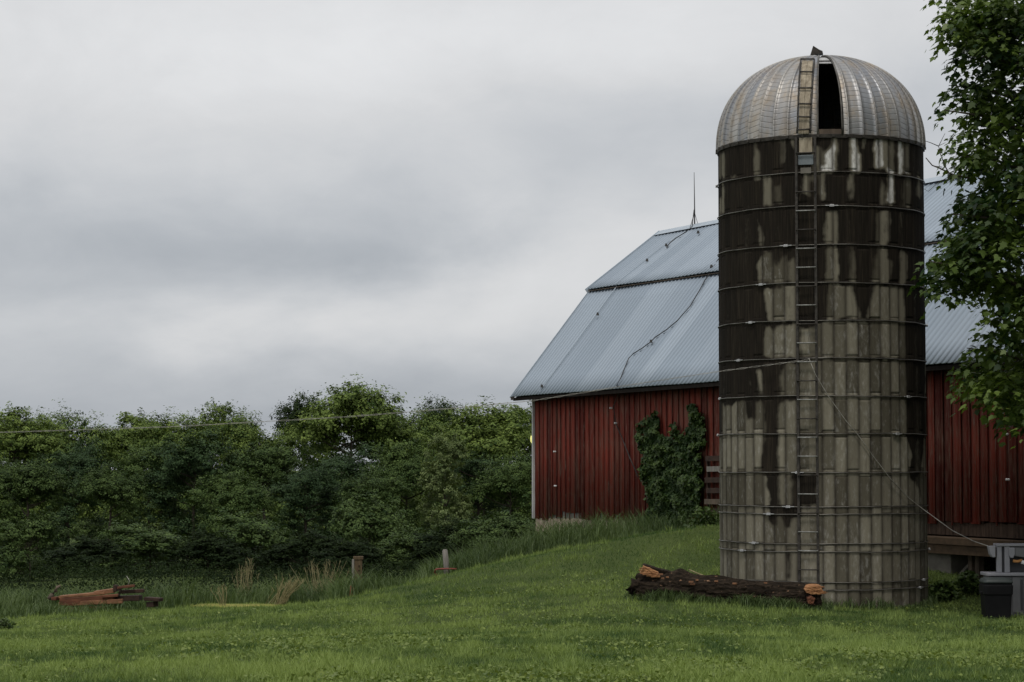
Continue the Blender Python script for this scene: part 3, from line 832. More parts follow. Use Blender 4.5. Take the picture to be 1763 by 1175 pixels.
for k_ in range(2):
    f0, f1 = (.10 + k_ * .41), (.49 + k_ * .41)
    for i in range(23):
        b = len(bd.v)
        bd.v += [LA[i].lerp(LB[i], f0), LA[i].lerp(LB[i], f1), LA[i + 1].lerp(LB[i + 1], f1), LA[i + 1].lerp(LB[i + 1], f0)]; bd.f.append((b, b + 1, b + 2, b + 3))
bo = bd.build('ladder_board', M_TANB, lad); md = bo.modifiers.new('s', 'SOLIDIFY'); md.thickness = .03
# door column: dark jambs, rungs, and the pale and grey door panels at its top
ca, cb = th_px(1374.5, 650), th_px(1406, 650)
for e in (ca, cb):
    MB().box(spt(e, (ZTOP + zlo) / 2, SR + .03), (.05, .07, ZTOP - zlo), Matrix.Rotation(e, 3, 'Z')).build('door_jamb', M_DARKST, silo)
py = 266.0; k_ = 0
while py < 1000:
    z = z_px(py)
    if py > 300:
        MB().tube([spt(ca, z - .03, SR + .05), spt(ca, z, SR + .10), spt(cb, z, SR + .10), spt(cb, z - .03, SR + .05)], .013, 6).build('rung', M_RUNG if (k_ * 7) % 5 < 3 else M_DARKST, silo, True)
    py += 32.5; k_ += 1
cm = (ca + cb) / 2; rotc = Matrix.Rotation(cm, 3, 'Z'); cw = (cb - ca) * SR - .06
def dpanel(y0, y1, mat, nm, wf=1.0):
    z0, z1 = z_px(y1), z_px(y0)
    MB().box(spt(cm, (z0 + z1) / 2, SR + .012), (cw * wf, .03, z1 - z0), rotc).build(nm, mat, silo, False, .006)
dpanel(237, 263, M_TANB, 'door_panel', .86); dpanel(267, 284, M_GREYP, 'door_panel'); dpanel(289, 299, M_BLOCK, 'door_panel', .7)
MB().tube([spt(ca, z_px(264), SR + .08), spt(cb, z_px(264), SR + .08)], .014, 6).build('rung', M_DARKST, silo, True)

# ------------------------------------------------------------------ barn
def W(a, b, z): return Vector((E0xy[0] + d_[0] * a + n_[0] * b, E0xy[1] + d_[1] * a + n_[1] * b, z))
def on_wall(px, py, b):
    """where a ray through the photograph meets the upright plane b of the barn: (a, z, point)"""
    q = at(px, py, 100) - Vector((0, 0, EYE))
    den = q.x * n_[0] + q.y * n_[1]
    s = (b + E0xy[0] * n_[0] + E0xy[1] * n_[1]) / den
    p = Vector((0, 0, EYE)) + q * s
    return barn_a(p.x, p.y), p.z, p
BW, BRK = .5, None
AL = 32.0
def solve_b(px, py, a):
    """profile offset b and height z of a roof corner seen at px,py on the end plane a"""
    best = None
    for b in np.linspace(-1, 9, 2001):
        P_ = W(a, b, 0); u = (px - CX) / F
        z = at(px, py, P_.y).z
        q = proj(np.array((P_.x, P_.y, z)))[0]
        if best is None or abs(q - px) < best[0]: best = (abs(q - px), b, z)
    return best[1], best[2]
ZE = at(882, 683, 70).z
bK, zK = solve_b(1016, 497, 0); bR, zR = solve_b(1137, 400, 0)
BT = 2 * bR                                  # far eave
barn = root('barn', tuple(W(.6, BW, .3)), 'big red gambrel-roofed barn with blue grey metal roof', 'barn')
A0, A1 = .6, AL - .6
EAVE_T = .0                                  # extra eave height at the near end (set from the photograph)
def drop(a): return a / 21.0
eR = on_wall(1597, 628, 0.0)                 # eave near the silo
kR = on_wall(1597, 415, bK); rR = on_wall(1690, 293, bR)
def ez(a): return ZE + (eR[1] - ZE) * a / eR[0]
def kz(a): return zK + (kR[1] - zK) * a / kR[0]
def rz(a): return zR + (rR[1] - zR) * a / rR[0]
# roof: ribbed sheets, one grid per slope
def slope(b0, z0, b1, z1, lip0=0.0):
    """columns along a with raised ribs every .23 m"""
    cols = []; rib_sp = .2286; n = int(AL / rib_sp)
    for i in range(n):
        a = i * rib_sp
        tone = None
        cols += [(a, 0, 1), (a + .018, .024, .45), (a + .042, .024, .3), (a + .060, 0, .8), (a + .115, 0, 0), (a + .17, 0, 0)]
    cols.append((AL, 0, 0))
    V, Fq, sv, tv_ = [], [], [], []
    nrows = 7
    sheet = rng.uniform(0, 1, 400)
    for j in range(nrows):
        f_ = j / (nrows - 1)
        for a, hgt_, s_ in cols:
            bq = b0 + (b1 - b0) * f_; zq = z0(a) + (z1(a) - z0(a)) * f_
            sl_ = math.atan2(z1(a) - z0(a), b1 - b0)
            sag = -.02 * math.sin(math.pi * f_) + .012 * math.sin(a * .9 + f_ * 3)
            k = hgt_ + sag
            p = W(a, bq - math.sin(sl_) * k, zq + math.cos(sl_) * k)
            V.append(p); sv.append(s_ * .42); tv_.append(sheet[int(a / .9144)])
    nc = len(cols)
    for j in range(nrows - 1):
        for i in range(nc - 1): Fq.append((j * nc + i, j * nc + i + 1, (j + 1) * nc + i + 1, (j + 1) * nc + i))
    return V, Fq, sv, tv_
def on_roof(px, py, lower):
    best = None
    for f_ in np.linspace(0, 1, 300):
        bq = bK * f_ if lower else bK + (bR - bK) * f_
        a, z, p = on_wall(px, py, bq)
        zt = (ez(a) + (kz(a) - .1 - ez(a)) * f_) if lower else (kz(a) - .045 + (rz(a) - kz(a) + .045) * f_)
        if best is None or abs(zt - z) < best[0]: best = (abs(zt - z), a, bq, zt)
    _, a, bq, zt = best
    return W(a, bq - .03, zt + .05)
AV, AF, AS, AT = [], [], [], []
for args in ((0.0, ez, bK + .10, lambda a: kz(a) + .035), (bK - .07, lambda a: kz(a) - .020, bR, rz),
             (BT, ez, BT - bK - .10, lambda a: kz(a) + .035), (BT - bK + .07, lambda a: kz(a) - .020, bR, rz)):
    V, Fq, sv, tv_ = slope(*args); o0 = len(AV)
    AV += V; AF += [tuple(o0 + i for i in f) for f in Fq]; AS += sv; AT += tv_
roof = mesh_np('roof', np.array([tuple(p) for p in AV]), np.array(AF), M_ROOF, barn, False, {'s': AS, 'v': AT})
md = roof.modifiers.new('thick', 'SOLIDIFY'); md.thickness = .02; md.offset = -1
# ridge cap, rake trim, eave boards
rc = MB()
for sgn in (-1, 1):
    b = len(rc.v)
    rc.v += [W(-.02, bR, rz(0) + .05), W(AL, bR, rz(AL) + .05), W(AL, bR + sgn * .22, rz(AL) - .11), W(-.02, bR + sgn * .22, rz(0) - .11)]; rc.f.append((b, b + 1, b + 2, b + 3))
rc.build('ridge_cap', M_TRIM, roof)
fl = MB()
for i in range(16): fl.bar(W(AL * i / 16, bK - .05, kz(AL * i / 16) - .085), W(AL * (i + 1) / 16, bK - .05, kz(AL * (i + 1) / 16) - .085), .06, .02)
fl.build('flashing', M_OLDW, roof)
rib_hl = MB()  # highlighted rib line, put on as thin pale bars
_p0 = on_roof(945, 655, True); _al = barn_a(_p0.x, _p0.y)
rib_hl.bar(W(_al, .03, ez(_al) + .07), W(_al, bK - .02, kz(_al) - .045), .03, .03)
rib_hl.bar(W(_al, bK - .08, kz(_al) + .015), W(_al, bR - .7, rz(_al) - .48), .03, .03)
rib_hl.build('rib_highlight', M_TRIM, roof)
rk = MB()
for (b0, z0, b1, z1) in ((-.03, ez(0) - .03, bK, kz(0) - .10), (bK - .13, kz(0) - .05, bR, rz(0) + .03), (BT + .03, ez(0) - .03, BT - bK, kz(0) - .10), (BT - bK + .13, kz(0) - .05, bR, rz(0) + .03)):
    rk.bar(W(-.03, b0, z0 - .03), W(-.03, b1, z1 - .03), .03, .13)
rk.build('rake_trim', M_TRIM, roof)
ev = MB()
for i in range(16):
    a0, a1 = AL * i / 16, AL * (i + 1) / 16
    ev.bar(W(a0, .05, ez(a0) - .09), W(a1, .05, ez(a1) - .09), .04, .10)
ev.build('eave_board', M_EAVE, roof)
so = MB()
b = 0
so.v += [W(0.02, .08, ez(0) - .06), W(AL, .08, ez(AL) - .06), W(AL, BW + .05, ez(AL) + .40), W(.02, BW + .05, ez(0) + .40)]; so.f.append((0, 1, 2, 3))
soo = so.build('soffit', M_EAVE, roof)
MB().box(W(.0, .0, ez(0) - .06), (.10, .14, .10)).build('eave_end', M_DARKST, roof)
# side wall: boards and battens
BV, BF, Bv, Bs = [], [], [], []
def bbox(a0, a1, b0, b1, z0, z1, tone, hs0, hs1):
    o0 = len(BV)
    for a, b, z, s_ in ((a0, b0, z0, hs0), (a1, b0, z0, hs0), (a1, b1, z0, hs0), (a0, b1, z0, hs0), (a0, b0, z1, hs1), (a1, b0, z1, hs1), (a1, b1, z1, hs1), (a0, b1, z1, hs1)):
        BV.append(tuple(W(a, b, z))); Bv.append(tone); Bs.append(s_)
    for q in ((0, 3, 2, 1), (4, 5, 6, 7), (0, 1, 5, 4), (1, 2, 6, 5), (2, 3, 7, 6), (3, 0, 4, 7)): BF.append(tuple(o0 + i for i in q))
ZS0 = on_wall(925, 894, BW)[1]; aR, ZS1, _ = on_wall(1640, 900, BW)
def sillz(a): return ZS0 + (ZS1 - ZS0) * np.clip((a - A0) / (aR - A0), 0, 1.3)
SPB = .33
nb = int((A1 - A0) / SPB)
rot_set = {3: .10, 4: .16, 5: .02, 6: .20, 7: .22, 8: .20, 9: .18, 14: .16, 17: .12}
for i in range(nb):
    a0 = A0 + i * SPB; a1 = a0 + SPB - .012
    zb = sillz(a0) + random.uniform(-.03, .05)
    top = ez(a0) + .45
    tone = random.random()
    o_ = random.uniform(0, .012)
    gap = rot_set.get(i, 0)
    bbox(a0, a1, BW + o_, BW + .03 + o_, zb + gap, top, tone, 0, .15)
    bb0 = a1 - .028 + random.uniform(-.025, .025); zb2 = sillz(a0) + random.uniform(-.06, .05)
    bbox(bb0, bb0 + random.uniform(.040, .058), BW - .022, BW - .002, zb2, top, random.random() * .8, 0, .15)
wall = mesh_np('side_wall', np.array(BV), np.array(BF), M_RED, barn, False, {'v': Bv, 's': Bs})
# other walls (gables and the far side)
gw = MB()
for a in (A0, A1):
    pf = [(BW + .04, .0), (BW + .04, ez(a) + .35), (bK, kz(a) - .16), (bR, rz(a) - .14), (BT - bK, kz(a) - .16), (BT - BW, ez(a) + .35), (BT - BW, .0)]
    gw.prism([W(a, p[0], p[1]) for p in pf], W(a + .05, 0, 0) - W(a, 0, 0))
gw.prism([W(A0, BT - BW, 0), W(A1, BT - BW, 0), W(A1, BT - BW, ez(A1) + .3), W(A0, BT - BW, ez(A0) + .3)], W(0, .05, 0) - W(0, 0, 0))
gwm = gw.build('gable_wall', simple('red_gable', (.11, .021, .013), (.20, .045, .027), 5, .85, stretch=(3, 3, .4)), barn)
# corner board
zc0 = on_wall(921, 893, BW)[1]
MB().bar(W(A0 - .03, BW - .0, zc0), W(A0 - .03, BW + .0, ez(0) + .1), .12, .09, (d_[0], d_[1], 0)).build('corner_board', M_WHITE, barn)
# pale sheathing behind the rotten board ends, then the foundation
MB().bar(W(A0 + .05, BW + .07, 0), W(20.5, BW + .07, 0), .03, .01).v
sh_ = MB(); sh_.prism([W(A0 + .02, BW + .06, sillz(A0) - .05), W(21.4, BW + .06, sillz(21.4) - .05), W(21.4, BW + .06, sillz(21.4) + .6), W(A0 + .02, BW + .06, sillz(A0) + .6)], W(0, .04, 0) - W(0, 0, 0))
sh_.build('sheathing', M_POST, barn)
aP0 = on_wall(1638, 960, BW)[0]
fd = MB(); fd.prism([W(A0 + .02, BW + .03, -1.2), W(19.0, BW + .03, -1.2), W(19.0, BW + .03, sillz(19) + .02), W(A0 + .02, BW + .03, sillz(A0) + .02)], W(0, .3, 0) - W(0, 0, 0))
fd.build('foundation', M_CONC, barn)
# the near, right-hand part: weathered skirt boards, projecting ledge, block pier and the dark open bay under it
aS0 = 19.0; aS1 = on_wall(1722, 920, BW)[0]; aE = A1
def wz(px, py, b=BW): return on_wall(px, py, b)[1]
zk0, zk1 = wz(1640, 922), wz(1640, 899)
sk = MB()
a = aS0
while a < A1 - .4:
    sk.prism([W(a, BW + .035, zk0), W(a + .27, BW + .035, zk0), W(a + .27, BW + .035, zk1 + random.uniform(-.02, .03)), W(a, BW + .035, zk1 + random.uniform(-.02, .03))], W(0, .03, 0) - W(0, 0, 0)); a += .285
sk.build('skirt_board', M_SKIRT, barn)
zl = wz(1650, 931, BW - .4)
lg = MB(); lg.prism([W(aS0, BW - .55, zl - .09), W(aS1 + 1.2, BW - .55, zl - .09), W(aS1 + 1.2, BW - .55, zl + .05), W(aS0, BW - .55, zl + .05)], W(0, .62, 0) - W(0, 0, 0))
lg.prism([W(aS0, BW - .50, zl - .30), W(aS1 + 1.2, BW - .50, zl - .30), W(aS1 + 1.2, BW - .50, zl - .10), W(aS0, BW - .50, zl - .10)], W(0, .10, 0) - W(0, 0, 0))
lg.build('ledge', M_BROWN, barn)
MB().bar(W(aS0, BW - .48, zl + .10), W(aS0 + 1.9, BW - .40, zl + .09), .16, .06).build('ledge_plank', M_OLDW, barn)
pr_ = MB()
aq0, aq1 = 19.2, on_wall(1637, 960, BW - .3)[0]
zp1 = wz(1620, 948, BW - .3)
pr_.prism([W(aq0, BW - .3, -.8), W(aq1, BW - .3, -.8), W(aq1, BW - .3, zp1), W(aq0, BW - .3, zp1)], W(0, .5, 0) - W(0, 0, 0))
pr_.build('block_pier', M_BLOCK, barn, False, .02)
bayw = MB(); bayw.prism([W(19.0, BW + 2.6, -1), W(A1, BW + 2.6, -1), W(A1, BW + 2.6, 3), W(19, BW + 2.6, 3)], W(0, .1, 0) - W(0, 0, 0))
bayw.prism([W(19.0, BW + .4, zl - .14), W(A1, BW + .4, zl - .14), W(A1, BW + 2.6, zl - .14), W(19.0, BW + 2.6, zl - .14)], (0, 0, .08))
bayw.build('bay_wall', M_OLDW, barn)
for px in (1681, 1693, 1742):
    a = on_wall(px, 970, BW)[0]
    MB().bar(W(a, BW - .1, -.6), W(a, BW - .1, zl - .31), .14, .14, (d_[0], d_[1], 0)).build('bay_post', M_OLDW, barn)
a = on_wall(1655, 985, BW - .2)[0]
MB().bar(W(a, BW - .25, gz(*W(a, BW - .25, 0).xy)), W(a + .35, BW - .05, zl - .35), .05, .05).build('prop_pole', M_POST, barn)
# lightning rod with its braces, ground cable and porcelain knobs
ar, zr, pr0 = on_wall(1196, 390, bR)
zt = on_wall(1195, 297, bR)[1]
rod = MB().tube([W(ar, bR, rz(ar)), W(ar, bR, zt * .35 + zr * .65), W(ar - .02, bR, zt)], [.022, .018, .008], 6).build('lightning_rod', M_CABLE, barn, True)
bz = rz(ar) + .42
for da, db in ((.22, 0), (-.22, 0), (0, -.2)):
    MB().tube([W(ar, bR, bz), W(ar + da, bR + db, rz(ar) - abs(db) * .8)], .008, 5).build('brace', M_CABLE, rod, True)
c1 = [W(ar, bR - .02, rz(ar) + .5)] + [on_roof(px, py, False) for px, py in ((1193, 393), (1183, 402), (1165, 413), (1155, 421), (1149, 429))]
MB().tube(c1, .016, 6).build('ground_cable', M_CABLE, barn, True)
c2 = [on_roof(px, py, False) for px, py in ((1239, 448), (1232, 460))] + [on_roof(px, py, True) for px, py in ((1224, 471), (1215, 486), (1205, 505), (1190, 530), (1168, 555), (1150, 570), (1130, 584), (1122, 592), (1108, 602), (1092, 612), (1084, 620), (1077, 637), (1070, 655))]
c2 += [on_roof(1067, 664, True) + Vector((-.06, -.05, -.05))]
c2 += [on_wall(px, py, BW - .07)[2] for px, py in ((1066, 676), (1056, 700), (1060, 729), (1072, 757), (1085, 790), (1099, 822))]
MB().tube(c2, .015, 6).build('ground_cable', M_CABLE, barn, True)
for px, py in ((955, 778), (956, 837), (1052, 703), (1060, 729), (1733, 748), (1735, 826)):
    a, z, p = on_wall(px, py, BW - .07)
    MB().tube([W(a, BW - .02, z), W(a, BW - .05, z), W(a, BW - .06, z), W(a, BW - .11, z)], [.014, .030, .02, .028], 10).build('insulator', M_PORC, barn, True)
for px, py in ((1150, 426), (1117, 452), (1205, 404), (1032, 545), (936, 669), (1124, 592), (1228, 463)):
    low = py > 470
    q = on_roof(px, py, low); MB().box(q + Vector((-.03, -.02, .02)), (.09, .09, .09), None, .6).build('cable_clip', M_CABLE, roof)
# yellow lamp on the far gable
la_ = W(A0 - .22, BW + .02, on_wall(920, 757, BW)[1])
MB().tube([la_ + Vector((0, 0, -.12)), la_ + Vector((0, 0, -.06)), la_ + Vector((0, 0, .05)), la_ + Vector((0, 0, .12))], [.02, .055, .06, .045], 12).build('yard_lamp', M_LAMP, barn, True)
MB().tube([la_ + Vector((0, 0, .12)), W(A0 - .1, BW + .03, la_.z + .16), W(A0, BW + .05, la_.z + .16)], .02, 6).build('lamp_arm', M_GPL, barn, True)

# ------------------------------------------------------------------ ivy on the barn wall
IV = [(1108, 735), (1112, 722), (1126, 712), (1134, 722), (1138, 742), (1148, 756), (1158, 752), (1163, 730), (1170, 735), (1172, 752), (1184, 748), (1192, 722), (1190, 705), (1197, 698), (1203, 712), (1214, 716), (1217, 760), (1211, 800), (1213, 850), (1206, 882), (1190, 897), (1120, 908), (1104, 903), (1118, 880), (1116, 850), (1113, 815), (1108, 790), (1107, 760)]
ivy = root('ivy_vine', tuple(on_wall(1165, 892, BW - .1)[2]), 'dark green ivy vine climbing the red barn wall left of the silo', 'vine')
n = 16000
px = rng.uniform(1098, 1222, n); py = rng.uniform(694, 912, n)
wpx = px + (fbm(px * .09, py * .09, 71) - .5) * 20; wpy = py + (fbm(px * .09, py * .09, 72) - .5) * 24
ok = inpoly(IV, wpx, wpy) & ((fbm(px * .16, py * .16, 74, 2) > .36) | (py > 800)) | (inpoly(IV, px, py) & (rng.uniform(0, 1, n) < .12))
px, py = px[ok], py[ok]; n = len(px)
lump = fbm(px * .07, py * .07, 73, 3)
C = np.array([tuple(on_wall(a, b, BW - .05)[2]) for a, b in zip(px, py)])
outn = np.array([-n_[0], -n_[1], 0.0])
C += outn[None] * (.04 + np.clip(lump - .3, 0, 1) * .36 * rng.uniform(.3, 1, n))[:, None]
nr = outn[None] * 1.0 + np.array([0, 0, .7])[None] + rng.normal(0, .45, (n, 3))
V, Fc = quads(C, nr, rng.uniform(.09, .17, n), .85)
mesh_np('foliage', V, Fc, M_IVY, ivy, False, {'v': np.repeat(np.clip(.3 + (lump - .5) * .8 + rng.normal(0, .2, n), 0, 1), 4)})
st_ = MB()
for x0, x1, yt in ((1150, 1122, 735), (1160, 1165, 745), (1175, 1200, 705), (1185, 1212, 725)):
    st_.tube([on_wall(x0 + (x1 - x0) * f_ + 3 * math.sin(f_ * 9), 897 + (yt - 897) * f_, BW - .06)[2] for f_ in np.linspace(0, 1, 9)], [.025 - .018 * f_ for f_ in np.linspace(0, 1, 9)], 5)
st_.build('stem', M_BARK, ivy, True)

# slatted wooden gate leaning on the wall beside the silo
gt = root('wooden_gate', tuple(on_wall(1232, 895, BW - .25)[2]), 'brown slatted wooden gate leaning on the red wall, partly hidden by the silo', 'gate')
for (y0, m_, ex) in ((790, M_RUSTD, 0), (808, M_POST, 2), (827, M_RUSTD, -1), (845, M_RUSTD, 1), (864, M_OLDW, -2), (880, M_RUSTD, 0)):
    a0, z0, _ = on_wall(1213 + ex, y0, BW - .2); a1, z1, _ = on_wall(1262, y0 - 1, BW - .2)
    MB().bar(W(a0, BW - .16, z0), W(a1, BW - .16, z0 + .02), .03, .14).build('gate_slat', m_, gt)
for px in (1219, 1256):
    a0 = on_wall(px, 850, BW - .12)[0]
    MB().bar(W(a0, BW - .10, wz(px, 893)), W(a0, BW - .10, wz(px, 785)), .10, .05, (d_[0], d_[1], 0)).build('gate_upright', M_RUSTD, gt)

# ------------------------------------------------------------------ fallen log
lp0, lp1 = at(1098, 1015, 42.55), at(1408, 1031, 42.0)
log = root('fallen_log', ((lp0.x + lp1.x) / 2, 42.2, gz((lp0.x + lp1.x) / 2, 42.2)), 'thick fallen tree log with dark bark and orange broken ends lying before the silo', 'log')
NL, NC = 260, 120
axis = (lp1 - lp0); Lg = axis.length; ax = axis.normalized()
sdv = ax.cross(Vector((0, 0, 1))).normalized(); upv = sdv.cross(ax)
tl = np.linspace(0, 1, NL); al = np.linspace(0, 2 * np.pi, NC, endpoint=False)
T_, A_ = np.meshgrid(tl, al, indexing='ij')
rad = .285 + .035 * np.sin(T_ * 5 + 1) * .4 + .02 * (1 - T_)
rad = rad + (fbm(A_ / (2 * np.pi) * 26, T_ * 11, 81, 3) - .5) * .10 - .022 * (np.abs(fbm(A_ / (2 * np.pi) * 34, T_ * 22, 83, 2) - .5) < .05) + (fbm(A_ * 1.2, T_ * 6, 82, 2) - .5) * .10
bulge = np.exp(-((T_ - .23) / .05) ** 2) * np.clip(np.sin(A_), 0, 1) * .09
rad = rad + bulge
cen = np.array(lp0)[None, None] + T_[..., None] * np.array(axis)[None, None]
cen = cen + np.array([0, 0, 1])[None, None] * (.02 * np.sin(T_ * 4))[..., None]
LV = cen + (np.cos(A_) * rad)[..., None] * np.array(sdv) + (np.sin(A_) * rad)[..., None] * np.array(upv)
# ragged right end
rag = (vnoise(al * 4, al * 0, 3) * .16)
LV[-1] += (rag[:, None] - .08) * np.array(ax)[None]
ids = np.arange(NL * NC).reshape(NL, NC); nxt = np.roll(ids, -1, 1)
FQ = np.stack([ids[:-1], nxt[:-1], nxt[1:], ids[1:]], -1).reshape(-1, 4)
mesh_np('trunk', LV.reshape(-1, 3), FQ, M_LOG, log, True)
def ragged_face(name, ring, centre, axv, mat, amp, n=9):
    mb = MB(); ring = [Vector(p) for p in ring]
    for k in range(n + 1):
        f_ = 1 - k / n
        for i, p in enumerate(ring):
            q = Vector(centre).lerp(p, f_); j = (vnoise(np.array([i * .5 + 3.]), np.array([k * 1.1]), 12)[0] - .35) * amp * (1 if k else 0)
            mb.v.append(q + Vector(axv) * j)
    m = len(ring)
    for k in range(n):
        for i in range(m):
            i2 = (i + 1) % m; mb.f.append((k * m + i, k * m + i2, (k + 1) * m + i2, (k + 1) * m + i))
    return mb.build(name, mat, log)
ragged_face('broken_end', LV[-1], tuple(lp1), ax, M_RUSTD, .12)
ragged_face('rotten_end', LV[0], tuple(lp0), -ax, M_LOG, .10)
# torn orange wood at the right end and the split slab rising at the left end
def slab(name, poly, Y, mat, th, seed=0, splint=0):
    """torn wood: a jagged outline, a rough face, and splinters along the grain"""
    out = []
    for i, (x0, y0) in enumerate(poly):
        x1, y1 = poly[(i + 1) % len(poly)]
        for k in range(4): out.append((x0 + (x1 - x0) * k / 4 + random.gauss(0, .28), y0 + (y1 - y0) * k / 4 + random.gauss(0, .28)))
    mb = MB(); cxp = sum(p[0] for p in out) / len(out); cyp = sum(p[1] for p in out) / len(out)
    m = len(out)
    for k, f_ in enumerate((1, .75, .5, .25, .06)):
        for px, py in out:
            q = at(cxp + (px - cxp) * f_, cyp + (py - cyp) * f_, Y); q.y += random.uniform(-.012, .008) * (k > 0); mb.v.append(q)
    for k in range(4):
        for i in range(m):
            i2 = (i + 1) % m; mb.f.append((k * m + i, k * m + i2, (k + 1) * m + i2, (k + 1) * m + i))
    mb.f.append(tuple(4 * m + i for i in range(m)))
    b = len(mb.v)
    for px, py in out: mb.v.append(at(px, py, Y) + Vector((0, th, .02)))
    for i in range(m):
        i2 = (i + 1) % m; mb.f.append((i, b + i, b + i2, i2))
    mb.f.append(tuple(b + i for i in reversed(range(m))))
    for k in range(splint):
        px, py = random.choice(out); q = at(px, py, Y - .02 + random.uniform(0, th * .6)); l_ = random.uniform(.05, .13)
        mb.tube([q - ax * l_ * .6, q, q + ax * l_ * .5 + Vector((0, 0, random.uniform(-.01, .03)))], [.012, .010, .002], 4)
    return mb.build(name, mat, log)
Yr = 41.62
slab('torn_wood', [(1386, 1016), (1392, 1010), (1402, 1009), (1415, 1010), (1414, 1013), (1418, 1018), (1421, 1022), (1412, 1024), (1398, 1024), (1394, 1022), (1389, 1021)], Yr, M_ORANGE, .34, 0, 7)
slab('torn_wood', [(1390, 1030), (1397, 1027), (1404, 1031), (1400, 1040), (1392, 1040)], Yr - .02, M_RUST, .2)
slab('split_face', [(1102, 988), (1108, 975.5), (1122, 981), (1134, 987), (1137, 994), (1130, 994.5), (1116, 991)], 42.22, M_ORANGE, .10, 0, 5)
slab('split_bark', [(1107, 976), (1109.5, 973), (1140, 982), (1160, 987), (1172, 985), (1190, 993), (1200, 1000), (1150, 1003), (1136, 993), (1134, 987), (1121, 981)], 42.34, M_LOG, .26)
for px, py in ((1141, 996), (1149, 994), (1137, 989), (1190, 1002), (1192, 1006), (1233, 1001), (1200, 999), (1265, 1005), (1318, 1004), (1300, 1010)):
    q = at(px, py, 42.12 if py < 1000 else 42.02)
    MB().box(q, (random.uniform(.04, .10), .05, .03), Matrix.Rotation(random.uniform(-.5, .5), 3, 'Z')).build('wood_chip', M_RUSTL, log)
sk_ = MB().tube([at(1186, 981, 42.6), at(1199, 987, 42.55), at(1211, 991.5, 42.5), at(1223, 998, 42.45)], [.012, .017, .018, .022], 6)
tag(sk_.build('stick', M_DRY, None, True), 'thin pale bare stick lying across the top of the log', 'stick')
stump = MB()
for k in range(7):
    c = at(1092 + 5 * k, 1008 + (k % 3) * 6, 42.3 + .05 * k)
    stump.tube([c + Vector((-.1, 0, -.12)), c + Vector((0, .02, .05)), c + Vector((.12, .03, .02))], [.10, .13, .07], 9, jit=.25)
tag(stump.build('bark_chunk', M_LOG, log, True))

# ------------------------------------------------------------------ trash bin and grey plastic work centre
def ground_at(px, Y): q = at(px, 797, Y); return Vector((q.x, Y, gz(q.x, Y)))
bc = ground_at(1712, 40.0)
bin_ = root('trash_bin', tuple(bc), 'black plastic rubbish bin with a dull grey green lid at the right edge', 'bin')
zt = at(1712, 998, 40).z
hb = zt - bc.z
def rrect(cx, cy, hx, hy, r, z, n=5):
    out = []
    for sx, sy, a0 in ((1, 1, 0), (-1, 1, 90), (-1, -1, 180), (1, -1, 270)):
        for k in range(n):
            a = R_(a0 + 90 * k / (n - 1)); out.append(Vector((cx + sx * (hx - r) + r * math.cos(a), cy + sy * (hy - r) + r * math.sin(a), z)))
    return out
def loft(rings):
    mb = MB(); m = len(rings[0])
    for r in rings: mb.v += r
    for k in range(len(rings) - 1):
        for i in range(m):
            i2 = (i + 1) % m; mb.f.append((k * m + i, k * m + i2, (k + 1) * m + i2, (k + 1) * m + i))
    mb.f.append(tuple(reversed(range(m)))); mb.f.append(tuple((len(rings) - 1) * m + i for i in range(m)))
    return mb
loft([rrect(bc.x, bc.y, .225, .22, .06, bc.z - .02), rrect(bc.x, bc.y, .245, .24, .06, bc.z + hb * .62), rrect(bc.x, bc.y, .262, .255, .06, bc.z + hb * .63),
      rrect(bc.x, bc.y, .266, .26, .06, bc.z + hb * .86), rrect(bc.x, bc.y, .25, .245, .06, bc.z + hb * .87), rrect(bc.x, bc.y, .25, .245, .06, bc.z + hb * .92)]).build('bin_body', M_BLACKP, bin_, False, .008)
loft([rrect(bc.x, bc.y, .268, .262, .07, bc.z + hb * .925), rrect(bc.x, bc.y, .262, .256, .07, bc.z + hb * .965), rrect(bc.x, bc.y, .235, .23, .07, bc.z + hb * 1.03), rrect(bc.x, bc.y, .15, .15, .05, bc.z + hb * 1.05)]).build('lid', M_LID, bin_, True)
for s_ in (-1, 1):
    MB().box((bc.x + s_ * .27, bc.y - .02, bc.z + hb * .66), (.035, .16, .05)).build('bin_handle', M_BLACKP, bin_, False, .01)
Yw = 40.6
wc = ground_at(1750, Yw)
wb = root('play_workbench', tuple(wc), 'grey moulded plastic workbench with raised shelf standing behind the black bin', 'plastic bench')
def wx(px): return at(px, 797, Yw).x
def wzp(py): return at(1740, py, Yw).z
xL, xR = wx(1693), wx(1693) + 1.35
zt1, zt0 = wzp(986), wzp(991.5)
MB().box(((xL + xR) / 2, Yw + .12, (zt1 + zt0) / 2), (xR - xL, .56, zt1 - zt0)).build('bench_top', M_GPL, wb, False, .012)
MB().box(((xL + xR) / 2 + .01, Yw + .14, (zt0 + wc.z) / 2 - .02), (xR - xL - .08, .46, zt0 - wc.z + .02)).build('cabinet', M_GPLM, wb, False, .02)
for p0, p1 in ((1738, 1752), (1757, 1778)):
    x0, x1 = wx(p0), wx(p1)
    MB().box(((x0 + x1) / 2, Yw - .10, (wzp(993) + wzp(1055)) / 2), (x1 - x0, .03, wzp(993) - wzp(1055))).build('cabinet_door', M_GPLM, wb, False, .012)
MB().box(((wx(1752.5) + wx(1756)) / 2, Yw - .093, (wzp(998) + wzp(1050)) / 2), (.035, .02, wzp(998) - wzp(1050))).build('door_gap', M_GPLD, wb)
for p0, p1 in ((1714, 1722.5), (1727, 1736)):
    x0, x1 = wx(p0), wx(p1)
    MB().box(((x0 + x1) / 2, Yw + .02, (wzp(940) + wzp(986)) / 2), (x1 - x0, .10, wzp(940) - wzp(986))).build('upright', M_GPL, wb, False, .012)
